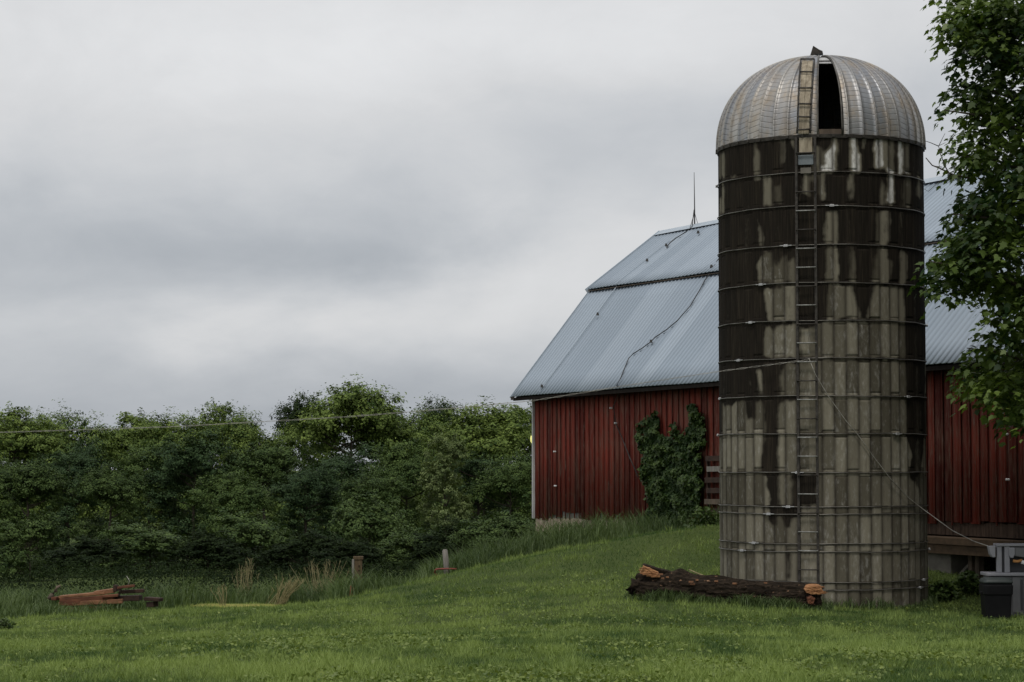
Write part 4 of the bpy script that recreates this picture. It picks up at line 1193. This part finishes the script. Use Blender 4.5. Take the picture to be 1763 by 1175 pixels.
MB().box((wx(1724.7), Yw + .06, (wzp(940) + wzp(986)) / 2), (.06, .06, wzp(940) - wzp(986))).build('upright_recess', M_GPLD, wb)
MB().box(((wx(1736) + xR) / 2, Yw + .20, (wzp(942) + wzp(986)) / 2), (xR - wx(1736), .04, wzp(942) - wzp(986))).build('back_panel', M_GPLD, wb, False, .01)
MB().box(((wx(1714) + xR) / 2, Yw + .12, (wzp(936.5) + wzp(941)) / 2), (xR - wx(1714), .36, wzp(936.5) - wzp(941))).build('top_shelf', M_GPL, wb, False, .012)
def bracket(p, name, mat):
    mb = MB(); mb.prism([at(px, py, Yw - .06) for px, py in p], (0, .2, 0)); mb.build(name, mat, wb, False, .01)
bracket([(1703, 941), (1714, 940), (1714, 960), (1709, 960), (1706, 955)], 'shelf_bin', M_GPL)
bracket([(1737, 943), (1747.5, 943), (1747.5, 955), (1745, 961), (1740, 961), (1737.5, 957)], 'shelf_bin', M_GPL)
bracket([(1748, 943), (1778, 943), (1778, 962), (1748, 958)], 'shelf_bin', M_GPLM)
MB().tube([at(1744, 966, Yw), at(1751, 967, Yw), at(1760, 965, Yw)], .028, 8).build('orange_handle', M_ORANGEP, wb, True)
MB().tube([at(1762, 972, Yw - .03), at(1764, 966, Yw - .03)], .05, 10).build('white_knob', M_PORC, wb, True)

# ------------------------------------------------------------------ overhead wire and stay cable
anc = spt(th_px(1394, 618), z_px(618), SR + .10)
pl = at(-500, 752, 52)
P_ = []
for i in range(41):
    f_ = i / 40; px = -500 + (1390 + 500) * f_
    pyt = np.interp(px, [-500, 0, 300, 600, 750, 920, 1085, 1237, 1390], [748, 745, 735, 718, 706, 690, 663, 640, 620])
    P_.append(at(px, pyt, 52 - (52 - anc.y) * f_))
P_.append(anc)
fine = [P_[0].lerp(P_[0], 0)]
for a, b in zip(P_[:-1], P_[1:]): fine += [a.lerp(b, k / 6) for k in range(1, 7)]
M_ = MB().tube([p + Vector((0, .012 * math.sin(i * 1.1), .012 * math.cos(i * 1.1))) for i, p in enumerate(fine)],   .0042, 5)
M_.tube([p - Vector((0, .012 * math.sin(i * 1.1), .012 * math.cos(i * 1.1))) for i, p in enumerate(fine)], .0038, 5)
tag(M_.build('overhead_wire', M_WIRE, None, True), 'thin twisted wire running from the left over the trees to the silo', 'wire')
cb_ = [anc]
for px, py in ((1404, 645), (1425, 682), (1455, 725), (1476, 750), (1500, 785), (1530, 825), (1560, 858), (1585, 879)):
    th = th_px(px, py); cb_.append(spt(th, at(px, py, 43.4).z, SR + .06))
e1 = at(1600, 890, 44.0)
cb_ += [at(1640, 914, 42.8), at(1676, 932, 41.6), at(1706, 942, Yw)]
tag(MB().tube(cb_, .008, 6).build('stay_cable', M_WIRE, None, True), 'pale slack cable hanging down the silo front towards the grey bench', 'cable')

# ------------------------------------------------------------------ posts and pipe rail by the lawn's edge
q = at(769, 990, 58.6); g0 = gz(q.x, q.y); zt = at(769, 948, 58.6).z
ps = root('fence_post', (q.x, q.y, g0), 'grey weathered round fence post at the end of the tall grass', 'post')
MB().tube([Vector((q.x, q.y, g0 - .3)), Vector((q.x - .01, q.y, (g0 + zt) / 2)), Vector((q.x - .045, q.y, zt))], [.078, .074, .068], 12, jit=.06).build('post_shaft', M_POST, ps, True)
MB().tube([Vector((q.x - .045, q.y, zt - .01)), Vector((q.x - .05, q.y, zt + .03))], [.068, .045], 12).build('post_top', M_POST, ps)
rp = MB()
def pp(px, py): return at(px, py, 58.3)
rp.tube([pp(757, 1000), pp(752, 992), pp(748, 985), pp(750, 981), pp(754, 980), pp(772, 979.5), pp(786, 980)], .022, 8); rp.tube([pp(751, 992), pp(786, 991)], .018, 8)
tag(rp.build('pipe_gate', M_REDP, None, True), 'low bent red pipe gate frame beside the grey fence post', 'gate')
q = at(615, 1000, 64.0); g0 = gz(q.x, q.y); zt = at(615, 961, 64).z
bp = root('wooden_post', (q.x, q.y, g0), 'broad brown square post with two holes rising from tall grass', 'post')
MB().box((q.x + .03, q.y, (zt + g0 - .3) / 2), (.23, .12, zt - g0 + .3), None, .98).build('post_board', M_BPOST, bp, False, .012)
MB().box((q.x - .115, q.y - .02, (zt - .04 + g0 - .3) / 2), (.07, .14, zt - g0 + .26), None, .98).build('post_edge', M_POST, bp, False, .01)
MB().box((q.x + .03, q.y, zt + .0), (.29, .16, .10)).build('post_cap', M_BPOST, bp, False, .012)
for k in (.33, .52):
    c = Vector((q.x + .06, q.y - .06, zt - (zt - at(615, 993, 64).z) * k * 1.3))
    MB().tube([c, c + Vector((0, -.012, 0))], .03, 12).build('bolt_hole', M_RUSTD, bp)
q = at(604, 1024, 57.2); g0 = gz(q.x, q.y); zt = at(604, 1009, 57.2).z
MBs = MB().box((q.x, q.y, (zt + g0 - .2) / 2), (.07, .06, zt - g0 + .2), None, .9); MBs.box((q.x + .06, q.y + .02, (zt - .03 + g0 - .2) / 2), (.06, .05, zt - g0 + .17), None, .9)
tag(MBs.build('short_stake', M_RUSTL, None, False, .008), 'short brown wooden stake at the lawn edge below the broad post', 'stake')

# ------------------------------------------------------------------ broken rusty farm wreck in the grass, left
YW = 54.5
g = ground_at(170, YW)
wr = root('farm_wreck', tuple(g), 'low wreck of rusty brown beams and bent iron lying in tall grass', 'wreck')
def beam(p0, p1, hh, mat, nm, yo=0.0, dep=.3, tilt=0.0):
    a, b = at(p0[0], p0[1], YW + yo), at(p1[0], p1[1], YW + yo + tilt)
    hh = hh / F * YW; a += Vector((0, random.uniform(-.06, .06), random.uniform(-.025, .025))); b += Vector((random.uniform(-.08, .08), random.uniform(-.06, .06), random.uniform(-.025, .025)))
    MB().bar(a, b, dep, hh).build(nm, mat, wr, False, .012)
beam((103, 1027.5), (186, 1022), 4.5, M_RUSTL, 'plank', .05, .34)
beam((104, 1035), (200, 1031), 12, M_RUST, 'side_board', -.10, .12)
beam((101, 1042.5), (212, 1036.5), 7.5, M_RUSTL, 'side_board', -.16, .12)
beam((106, 1051), (188, 1046.5), 7, M_RUST, 'side_board', -.12, .14)
beam((112, 1057), (175, 1053), 5, M_RUSTD, 'side_board', -.04, .14)
beam((163, 1021), (195, 1017), 7, M_RUSTL, 'plank', .15, .4)
beam((176, 1028), (208, 1025.5), 4.5, M_RUST, 'plank', -.18, .2)
beam((202, 1013.5), (231, 1007.5), 4.5, M_RUST, 'draw_bar', -.1, .12)
beam((206, 1021), (254, 1016), 6, M_RUSTD, 'draw_bar', .05, .15)
beam((196, 1031), (238, 1028), 9, M_RUSTD, 'axle_block', .1, .3)
beam((93, 1030), (106, 1031), 6, M_RUST, 'end_block', .0, .3)
beam((250, 1031), (277, 1032), 6, M_RUSTD, 'axle_block', -.2, .25)
beam((256, 1040), (271, 1041), 9, M_RUSTD, 'axle_block', -.15, .25)
pr_ = lambda L: [at(px, py, YW - .05) for px, py in L]
MB().tube(pr_([(84, 1032), (90, 1024), (96, 1018), (98, 1011), (104, 1009)]), [.05, .06, .055, .04, .03], 8).build('bent_iron', M_OLDW, wr, True)
MB().tube(pr_([(198, 1027), (205, 1024), (207, 1017), (205, 1012)]), [.035, .045, .045, .035], 8).build('bent_iron', M_OLDW, wr, True)
MB().box(at(199, 1013, YW), (.09, .2, .16)).build('end_block', M_RUSTD, wr, False, .01)
MB().tube(pr_([(220, 1009), (223, 1000), (218, 992)]), [.008, .008, .005], 5).build('wire_end', M_WIRE, wr, True)

# ------------------------------------------------------------------ dry weeds
def weed(px, py, Y, n, hgt_m, spread, label, lean=0.0):
    q = at(px, py, Y); g0 = gz(q.x, q.y); mb = MB()
    for i in range(n):
        bx, by = random.gauss(0, spread * .4), random.gauss(0, spread * .4)
        tx, ty = bx + random.gauss(lean, spread * .7), by + random.gauss(0, spread * .5)
        h_ = hgt_m * random.uniform(.55, 1.05)
        p0 = Vector((q.x + bx, q.y + by, g0)); p2 = Vector((q.x + tx, q.y + ty, g0 + h_)); p1 = p0.lerp(p2, .55) + Vector((random.uniform(-.03, .03), 0, .04))
        mb.tube([p0, p1, p2], [.009, .007, .004], 4)
        for k in range(3):
            f_ = random.uniform(.4, .9); c = p1.lerp(p2, f_); mb.tube([c, c + Vector((random.uniform(-.1, .1), 0, random.uniform(.06, .18)))], [.005, .003], 3)
    return tag(mb.build('dry_weed', M_DRY, None, False), label, 'dry weed')
weed(420, 1012, 66, 30, 1.55, .28, 'thin bare grey weed stalks standing against the dark wood, left of the pale ones')
weed(555, 1008, 66, 50, 1.55, .42, 'broad clump of pale dry stalks standing left of the broad brown post')
weed(478, 1036, 62.5, 40, .75, .30, 'low heap of tan dry twigs leaning right at the lawn edge', .42)
weed(10, 1040, 60, 4, .4, .1, 'few dry stems in the tall grass at the left edge of the photo')
weed(727, 1000, 62, 6, .40, .12, 'short pale seed stalks left of the red pipe gate')
weed(385, 1032, 61, 8, .55, .12, 'few tan leaning stems left of the dry twig heap', -.1)

# ------------------------------------------------------------------ trees of the wood: prototypes, then copies
def crown(seed, H, Rc, base, nlobe, clumps, leaves, size, tuft=1.0, prof='round'):
    """foliage of a broadleaf: big lobes heaped into a dome and a ragged skirt, each lobe a shell of small sprays"""
    r = np.random.default_rng(seed)
    cs, ns, ss, vs, lob = [], [], [], [], []
    up = {'round': .66, 'tall': .62, 'wide': .60}[prof]
    lob.append((r.normal(0, .15) * Rc, r.normal(0, .15) * Rc, H * .80, Rc * .40))
    for i in range(nlobe - 1):
        a = i * 2.4 + r.uniform(-.5, .5)
        if i % 3 == 2:                                   # skirt
            zz = r.uniform(base + .08 * H, H * .42); rad = Rc * r.uniform(.45, .78); lr = Rc * r.uniform(.30, .44)
        else:
            q = math.sqrt(r.uniform(.08, 1)); rad = Rc * .66 * q
            zz = H * (up + .24 * math.sqrt(max(0, 1 - q * q)) * r.uniform(.2, 1) - .16 * q * r.uniform(-.4, 1)); lr = Rc * r.uniform(.22, .38)
        lob.append((rad * math.cos(a), rad * math.sin(a), zz, lr))
    for lx, ly, lz, lr in lob:
        nc = int(clumps * (lr / (Rc * .34)) ** 1.7)
        d = r.normal(size=(nc, 3)); d /= np.linalg.norm(d, axis=1, keepdims=True)
        d[:, 2] = np.where(d[:, 2] < -.5, -d[:, 2], d[:, 2])
        lump = 1 + .30 * np.sin(d[:, 0] * 5 + lx * 9) * np.sin(d[:, 1] * 5 + ly * 9) + .20 * np.sin(d[:, 2] * 9 + lz * 7 + d[:, 0] * 6)
        ltone = r.normal(0, .07)
        for k in range(nc):
            cc = np.array([lx, ly, lz]) + d[k] * lr * lump[k] * r.uniform(.80, 1.10) * np.array([1, 1, 1.02])
            tone = r.normal(.45, .13) + ltone
            crad = lr * r.uniform(.12, .24) * tuft
            n = int(leaves * r.uniform(.6, 1.4))
            pnt = r.normal(size=(n, 3)) * crad * np.array([.85, .85, .5]) + cc
            if r.random() < .16:                         # a sprig that sticks out
                pnt += d[k][None] * r.uniform(0, 1, n)[:, None] * lr * r.uniform(.2, .5) + np.array([0, 0, .12 * lr])[None]
            cs.append(pnt); ns.append(r.normal(0, .36, (n, 3)) + d[k] * 1.0 + np.array([0, 0, .55])); ss.append(r.uniform(.6, 1.35, n) * size)
            vs.append(np.clip(tone + r.normal(0, .14, n), 0, 1))
    c = np.concatenate(cs); k_ = H / np.percentile(c[:, 2], 99.7); c[:, 2] *= k_
    lob = [(a, b, z * k_, q) for a, b, z, q in lob]
    return c, np.concatenate(ns), np.concatenate(ss), np.concatenate(vs), lob

TREES = []
def make_tree(name, seed, H, Rc, base, nlobe, clumps, leaves, size, mat, cat, tuft=1.0, prof='round', trunk_r=.16):
    o = bpy.data.objects.new(name, None); COL.objects.link(o); ORI[o] = Vector((0, 0, 0)); o['category'] = cat
    c, nr, s, v, lob = crown(seed, H, Rc, base, nlobe, clumps, leaves, size, tuft, prof)
    V, Fc = quads(c, nr, s, .7)
    mesh_np('crown', V, Fc, mat, o, False, {'v': np.repeat(v, 4)})
    mb = MB(); random.seed(seed)
    top = H * .82
    pts_ = [Vector((.12 * math.sin(i * 1.3 + seed) * i / 6, .1 * math.cos(i * 1.7) * i / 6, -.6 + (top + .6) * i / 6)) for i in range(7)]
    mb.tube(pts_, [trunk_r * (1 - .13 * i) for i in range(7)], 8)
    for lx, ly, lz, lr in lob:
        z0 = max(.3, lz - .35 * math.hypot(lx, ly) - .3); z0 = min(z0, top)
        p0 = Vector((0, 0, z0)); p2 = Vector((lx, ly, lz)); p1 = p0.lerp(p2, .5) + Vector((0, 0, -.1))
        mb.tube([p0, p1, p2], [trunk_r * .42, trunk_r * .3, trunk_r * .12], 5)
    mb.build('trunk', M_BARK, o, True)
    return [o, False]
P_A = make_tree('broadleaf_tree', 1, 10, 3.3, .5, 19, 70, 29, 0.152, M_WOOD, 'tree')
P_B = make_tree('broadleaf_tree', 2, 10, 3.0, .5, 20, 66, 29, 0.139, M_WOOD, 'tree', .9, 'tall')
P_C = make_tree('broadleaf_tree', 3, 10, 3.6, .4, 20, 70, 29, 0.156, M_WOOD, 'tree', 1.1, 'wide')
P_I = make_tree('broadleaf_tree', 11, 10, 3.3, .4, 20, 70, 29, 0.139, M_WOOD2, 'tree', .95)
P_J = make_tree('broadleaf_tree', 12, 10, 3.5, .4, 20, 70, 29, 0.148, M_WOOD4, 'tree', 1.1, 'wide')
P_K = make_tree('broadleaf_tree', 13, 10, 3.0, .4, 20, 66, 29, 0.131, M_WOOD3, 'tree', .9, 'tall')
P_D = make_tree('pale_tree', 4, 8, 2.4, .5, 16, 56, 27, 0.131, M_PALE, 'tree', .85, 'tall')
P_E = make_tree('dark_tree', 5, 10, 3.2, .5, 19, 70, 29, 0.148, M_DARKL, 'tree', 1.0, 'round')
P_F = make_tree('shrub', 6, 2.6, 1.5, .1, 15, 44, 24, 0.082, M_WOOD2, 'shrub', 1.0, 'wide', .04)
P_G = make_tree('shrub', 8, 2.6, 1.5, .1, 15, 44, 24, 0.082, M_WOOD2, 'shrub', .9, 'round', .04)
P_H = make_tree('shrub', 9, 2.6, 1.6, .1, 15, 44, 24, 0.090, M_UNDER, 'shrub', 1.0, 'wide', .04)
HREF = {id(P_I): (10, 3.3), id(P_J): (10, 3.5), id(P_K): (10, 3.0), id(P_A): (10, 3.3), id(P_B): (10, 3.0), id(P_C): (10, 3.6), id(P_D): (8, 2.4), id(P_E): (10, 3.2), id(P_F): (2.6, 1.5), id(P_G): (2.6, 1.5), id(P_H): (2.6, 1.6)}
def place(proto, px, top, wpx, Y, label, group):
    if not proto[1]: o = proto[0]; proto[1] = True
    else:
        src = proto[0]; o = src.copy(); COL.objects.link(o)
        for ch in src.children:
            c = ch.copy(); COL.objects.link(c); c.parent = o
    x = at(px, 797, Y).x; g0 = gz(x, Y)
    H, Rc = HREF[id(proto)]
    o.location = (x, Y, g0 - .1)
    hz = (at(px, top, Y).z - g0 + .1) / H; sx = wpx / F * Y / 2 / Rc * 1.16
    o.scale = (sx, sx, hz); o.rotation_euler = (0, 0, random.uniform(0, 6.28))
    o['label'] = label; o['group'] = group
    return o
GB, GF, GS = 'trees along the back of the wood', 'trees along the front of the wood', 'shrubs at the foot of the wood'
for a in [
    (P_A, -70, 712, 210, 148, 'tree cut off by the left edge of the photo, at the back of the wood'),
    (P_B, 25, 704, 150, 142, 'leftmost full tree of the wood skyline with small leafy tufts on top'),
    (P_A, 78, 716, 120, 150, 'small round tree on the skyline just left of the skyline gap at far left'),
    (P_C, 150, 712, 150, 146, 'tree with ragged bright tufts just right of the low gap in the skyline'),
    (P_B, 232, 714, 150, 150, 'low even-topped skyline tree between the ragged tuft tree and the twiggy crown'),
    (P_A, 300, 716, 150, 144, 'rounded tree left of the taller twiggy crown on the skyline'),
    (P_B, 365, 697, 130, 148, 'slightly taller tree with twiggy top, on the skyline left of the middle'),
    (P_C, 445, 712, 150, 146, 'broad green tree in the skyline dip left of the tallest crowns'),
    (P_E, 522, 683, 120, 150, 'darker tree standing left against the tallest crown of the wood'),
    (P_A, 602, 663, 190, 140, 'tallest tree of the wood with a high domed bright crown'),
    (P_B, 668, 700, 130, 143, 'tree on the right shoulder of the tallest crown, under the wire'),
    (P_E, 765, 690, 110, 156, 'dark round crown poking above the skyline between tallest tree and barn'),
    (P_C, 735, 708, 150, 150, 'light green crown beside the dark round crown, just below the wire'),
    (P_A, 832, 698, 190, 138, 'wide green tree with layered leaves left of the barn, touching the wire'),
    (P_B, 905, 702, 150, 146, 'tree rising behind the white corner of the barn'),
    (P_C, 985, 730, 190, 150, 'tree standing wholly behind the barn wall at its far corner')]: place(*a, GB)
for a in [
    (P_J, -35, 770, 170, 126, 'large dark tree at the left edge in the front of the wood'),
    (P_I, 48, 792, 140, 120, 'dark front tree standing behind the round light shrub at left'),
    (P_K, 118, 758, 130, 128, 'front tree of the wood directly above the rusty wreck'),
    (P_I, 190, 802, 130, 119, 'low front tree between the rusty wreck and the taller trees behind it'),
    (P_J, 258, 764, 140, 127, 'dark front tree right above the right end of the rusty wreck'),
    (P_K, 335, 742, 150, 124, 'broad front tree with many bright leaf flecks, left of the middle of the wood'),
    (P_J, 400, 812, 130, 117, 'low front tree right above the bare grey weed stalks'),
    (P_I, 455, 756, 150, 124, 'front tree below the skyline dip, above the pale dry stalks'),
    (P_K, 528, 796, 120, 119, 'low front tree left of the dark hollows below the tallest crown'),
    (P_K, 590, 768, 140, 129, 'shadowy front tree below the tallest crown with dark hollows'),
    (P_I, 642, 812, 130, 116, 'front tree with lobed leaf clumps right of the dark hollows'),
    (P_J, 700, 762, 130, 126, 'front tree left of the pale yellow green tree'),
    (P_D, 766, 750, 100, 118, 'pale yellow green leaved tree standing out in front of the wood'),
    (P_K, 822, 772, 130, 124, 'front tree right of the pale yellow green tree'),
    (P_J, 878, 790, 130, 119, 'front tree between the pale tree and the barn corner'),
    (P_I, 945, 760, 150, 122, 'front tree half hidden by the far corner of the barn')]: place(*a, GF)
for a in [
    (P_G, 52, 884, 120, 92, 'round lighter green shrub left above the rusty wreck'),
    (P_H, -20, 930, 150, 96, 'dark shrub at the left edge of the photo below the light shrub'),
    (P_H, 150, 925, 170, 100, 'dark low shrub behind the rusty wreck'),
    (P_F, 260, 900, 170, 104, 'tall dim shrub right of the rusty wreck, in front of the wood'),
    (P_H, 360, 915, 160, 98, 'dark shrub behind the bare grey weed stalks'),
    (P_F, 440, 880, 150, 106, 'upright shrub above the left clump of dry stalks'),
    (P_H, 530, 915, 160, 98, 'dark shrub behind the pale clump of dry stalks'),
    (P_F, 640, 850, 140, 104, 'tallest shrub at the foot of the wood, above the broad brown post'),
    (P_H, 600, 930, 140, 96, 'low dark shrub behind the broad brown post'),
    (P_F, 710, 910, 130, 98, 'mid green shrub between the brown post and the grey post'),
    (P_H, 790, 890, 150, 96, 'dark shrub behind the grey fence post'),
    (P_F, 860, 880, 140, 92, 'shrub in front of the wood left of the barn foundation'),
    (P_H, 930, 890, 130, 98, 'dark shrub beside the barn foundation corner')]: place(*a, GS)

# undergrowth filling the foot of the wood
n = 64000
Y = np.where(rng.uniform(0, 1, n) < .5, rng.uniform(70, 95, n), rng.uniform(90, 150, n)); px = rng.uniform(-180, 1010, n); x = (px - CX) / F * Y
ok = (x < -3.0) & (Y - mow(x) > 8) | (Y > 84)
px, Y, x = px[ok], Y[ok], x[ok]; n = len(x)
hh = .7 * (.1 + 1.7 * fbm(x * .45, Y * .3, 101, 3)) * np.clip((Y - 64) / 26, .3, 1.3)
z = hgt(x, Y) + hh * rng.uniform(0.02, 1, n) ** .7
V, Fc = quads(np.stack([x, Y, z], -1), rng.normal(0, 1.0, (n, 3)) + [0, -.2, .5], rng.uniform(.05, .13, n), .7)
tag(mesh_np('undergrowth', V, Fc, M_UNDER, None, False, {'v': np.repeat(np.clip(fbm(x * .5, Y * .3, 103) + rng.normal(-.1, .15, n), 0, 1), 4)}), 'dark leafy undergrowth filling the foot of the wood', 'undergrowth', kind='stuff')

# leafy weeds between silo and bin
def leafy(px, py, Y, wm, hm, n, label, size=.09, mat=None):
    q = at(px, py, Y); g0 = gz(q.x, q.y)
    o = root('weed_clump', (q.x, q.y, g0), label, 'weed')
    c = np.stack([q.x + rng.normal(0, wm * .4, n), q.y + rng.normal(0, wm * .3, n), np.zeros(n)], -1)
    c[:, 2] = g0 + hm * rng.uniform(.1, 1, n) * np.exp(-((c[:, 0] - q.x) / wm) ** 2)
    V, Fc = quads(c, rng.normal(0, .45, (n, 3)) + [0, -.15, .9], rng.uniform(.7, 1.4, n) * size, .8)
    mesh_np('foliage', V, Fc, mat or M_IVY, o, False, {'v': np.repeat(np.clip(rng.normal(.5, .2, n), 0, 1), 4)})
    mb = MB()
    for i in range(6): mb.tube([Vector((q.x, q.y, g0 - .02)), Vector((q.x + random.uniform(-.3, .3) * wm, q.y, g0 + hm * .8))], .006, 4)
    mb.build('stem', M_BARK, o)
leafy(1622, 1008, 45.0, .38, .42, 380, 'low broad-leaved weeds at the right foot of the silo', .12)
leafy(1668, 1005, 45.6, .42, .50, 380, 'leafy weed clump between the silo and the black bin', .11)
leafy(1215, 900, 57.0, .5, .5, 320, 'leafy weeds at the barn wall just left of the silo', .10)
leafy(5, 1095, 44.0, .3, .22, 260, 'dark weed tuft in the mown lawn at the left edge', .07)

# ------------------------------------------------------------------ maple at the right edge
MY = 40.2
mq = ground_at(1905, MY)
maple = root('maple_tree', tuple(mq), 'near maple tree with lobed green leaves hanging in at the right edge', 'tree')
TRK = Vector((mq.x, MY, 0))
mb = MB()
def trunk_at(z): return Vector((mq.x + .06 * math.sin(z), MY + .05 * math.cos(z * .7), z))
zz = np.linspace(mq.z - .3, 15.5, 14)
mb.tube([trunk_at(z) for z in zz], [.34 * (1 - .8 * i / 13) + (.12 if i == 0 else 0) for i in range(14)], 12, jit=.05)
POLY = [(1606, -20), (1612, 8), (1620, 14), (1616, 40), (1632, 58), (1650, 52), (1662, 62), (1650, 84), (1644, 104), (1640, 126), (1646, 140), (1632, 152), (1622, 175), (1624, 192), (1638, 196), (1634, 215), (1642, 240), (1640, 258), (1650, 280), (1665, 284), (1690, 292), (1660, 318), (1644, 345), (1640, 368), (1618, 392), (1632, 410), (1606, 420), (1592, 440), (1584, 470), (1584, 486), (1604, 470), (1616, 494), (1636, 496), (1648, 470), (1668, 486), (1690, 488), (1706, 520), (1704, 545), (1722, 552), (1700, 566), (1664, 572), (1660, 592), (1672, 606), (1650, 632), (1664, 640), (1648, 656), (1662, 678), (1688, 668), (1712, 684), (1730, 690), (1742, 712), (1752, 740), (1770, 750), (1830, 700), (1830, -20)]
GAPS = [(1674, 112, 9, 8), (1704, 108, 9, 7), (1737, 136, 9, 7), (1664, 172, 4, 3), (1668, 196, 3, 3), (1682, 222, 8, 3), (1724, 252, 12, 4), (1667, 228, 4, 3), (1728, 284, 7, 3), (1640, 520, 20, 12), (1735, 540, 10, 10), (1690, 300, 20, 7)]
cl = []
r = np.random.default_rng(17)
while len(cl) < 640:
    px, py = r.uniform(1580, 1830), r.uniform(-20, 755)
    if not inpoly(POLY, np.array([px - np.interp(px, [1590, 1700], [24, 2])]), np.array([py]))[0]: continue
    if py > 722 or any(((px - a) / (c + 9)) ** 2 + ((py - b) / (d + 8)) ** 2 < 1 for a, b, c, d in GAPS): continue
    dpt_ = np.interp(px, [1590, 1830], [.5, 2.4])
    cl.append(at(px, py, MY + r.uniform(-dpt_, dpt_ * 1.6)))
n_in = len(cl)
while len(cl) < 2300:                       # unseen rest of the crown, enlarged beyond the frame to shade the right side
    d = r.normal(size=3); d /= np.linalg.norm(d); q = d * r.uniform(.5, 1) * np.array([7.0, 8.5, 6.6]) + np.array([mq.x + 3.0, MY - 2, 10.2])
    pxx, pyy = proj(q)
    if pxx < 1800 and pyy > -60: continue
    if pxx < 1640: continue
    cl.append(Vector(q))
# limbs to the visible boughs
TIPS = [(1600, 440, -.4), (1640, 360, .3), (1640, 140, .2), (1625, 180, -.3), (1630, 30, .2), (1665, 590, -.2), (1660, 655, .3), (1700, 330, .5), (1690, 90, -.5), (1690, 480, .2), (1740, 690, 0), (1650, 260, .1)]
for px, py, dy in TIPS:
    t_ = at(px, py, MY + dy); z0 = max(mq.z + 2.4, t_.z - .5 - .35 * abs(t_.x - mq.x)); p0 = trunk_at(z0)
    mids = [p0.lerp(t_, f_) + Vector((0, random.uniform(-.1, .1), .35 * math.sin(math.pi * f_) - .1 * f_)) for f_ in (0, .25, .5, .75, 1)]
    mb.tube(mids, [.085, .06, .042, .025, .009], 7)
for i in range(26):
    q = cl[n_in + i * 20]; p0 = trunk_at(max(mq.z + 2.5, q.z - 1.2)); mb.tube([p0, p0.lerp(q, .5) + Vector((0, 0, .2)), q], [.09, .05, .012], 6)
mb.build('trunk', M_BARK, maple, True)
# bare dead twigs
tws = [MB(), MB()]
for L, r0, g_ in (([(1668, 307), (1640, 301), (1618, 290), (1605, 285), (1594, 272)], .02, 0), ([(1634, 299), (1628, 288), (1620, 268), (1616, 252)], .013, 0), ([(1616, 252), (1602, 246), (1590, 242)], .009, 0),
              ([(1616, 252), (1622, 240), (1627, 230)], .007, 0), ([(1617, 251), (1628, 246)], .006, 0), ([(1622, 288), (1606, 286), (1598, 278)], .008, 0), ([(1640, 301), (1615, 315), (1598, 330), (1592, 326)], .008, 0),
              ([(1735, 530), (1712, 540), (1700, 552), (1695, 562), (1678, 558)], .012, 1), ([(1714, 539), (1718, 552), (1728, 564)], .008, 1)):
    tws[g_].tube([at(px, py, MY) for px, py in L], [r0 * (1 - .7 * i / len(L)) for i in range(len(L))], 5)
for q in tws: q.build('dead_twig', M_BARK, maple, True)
LEAF2 = np.array([(0, 0), (.30, .02), (.26, .18), (.52, .42), (.26, .46), (.22, .62), (.0, 1.0), (-.22, .62), (-.26, .46), (-.52, .42), (-.26, .18), (-.30, .02)]) - [0, .35]
def maple_leaves(centres, per, rad):
    cs, ns, us, ss, vs = [], [], [], [], []
    for c in centres:
        n = int(per * r.uniform(.6, 1.4)); tone = r.normal(.36, .12) + (float(fbm(np.array([c[0] * 1.1]), np.array([c[2] * 1.6]), 131, 2)[0]) - .5) * 1.1
        drp = np.clip(r.normal(size=(n, 3)), -1.7, 1.7) * np.array([rad * 1.2, rad * 1.2, rad * .24])
        drp[:, 2] -= .34 * (drp[:, 0] ** 2 + drp[:, 1] ** 2) / rad
        cs.append(drp + np.array(c)); nn = r.normal(0, .38, (n, 3)) + np.array([0, 0, 1.0]); nn[:, :2] += drp[:, :2] / rad * .45
        ns.append(nn); ud = drp * np.array([1, 1, 0]) + r.normal(0, .12, (n, 3)) + np.array([0, 0, -.16]); us.append(ud)
        ss.append(r.uniform(.09, .19, n)); vs.append(np.clip(tone + r.normal(0, .12, n), 0, 1))
    c, nn, ud, s, v = map(np.concatenate, (cs, ns, us, ss, vs))
    nn /= np.linalg.norm(nn, axis=1, keepdims=True)
    ud -= nn * np.sum(ud * nn, 1, keepdims=True); ud /= np.linalg.norm(ud, axis=1, keepdims=True) + 1e-9
    sd2 = np.cross(ud, nn)
    k = len(LEAF2)
    V = c[:, None] + (sd2[:, None] * LEAF2[None, :, 0:1] + ud[:, None] * LEAF2[None, :, 1:2] - nn[:, None] * (np.abs(LEAF2[None, :, 0:1]) * .25 + LEAF2[None, :, 1:2] ** 2 * .22)) * s[:, None, None]
    return V.reshape(-1, 3), np.arange(len(c) * k).reshape(-1, k), np.repeat(v, k)
V, Fc, v = maple_leaves(cl, 30, .21)
mesh_np('crown', V, Fc, M_MAPLE, maple, False, {'v': v})
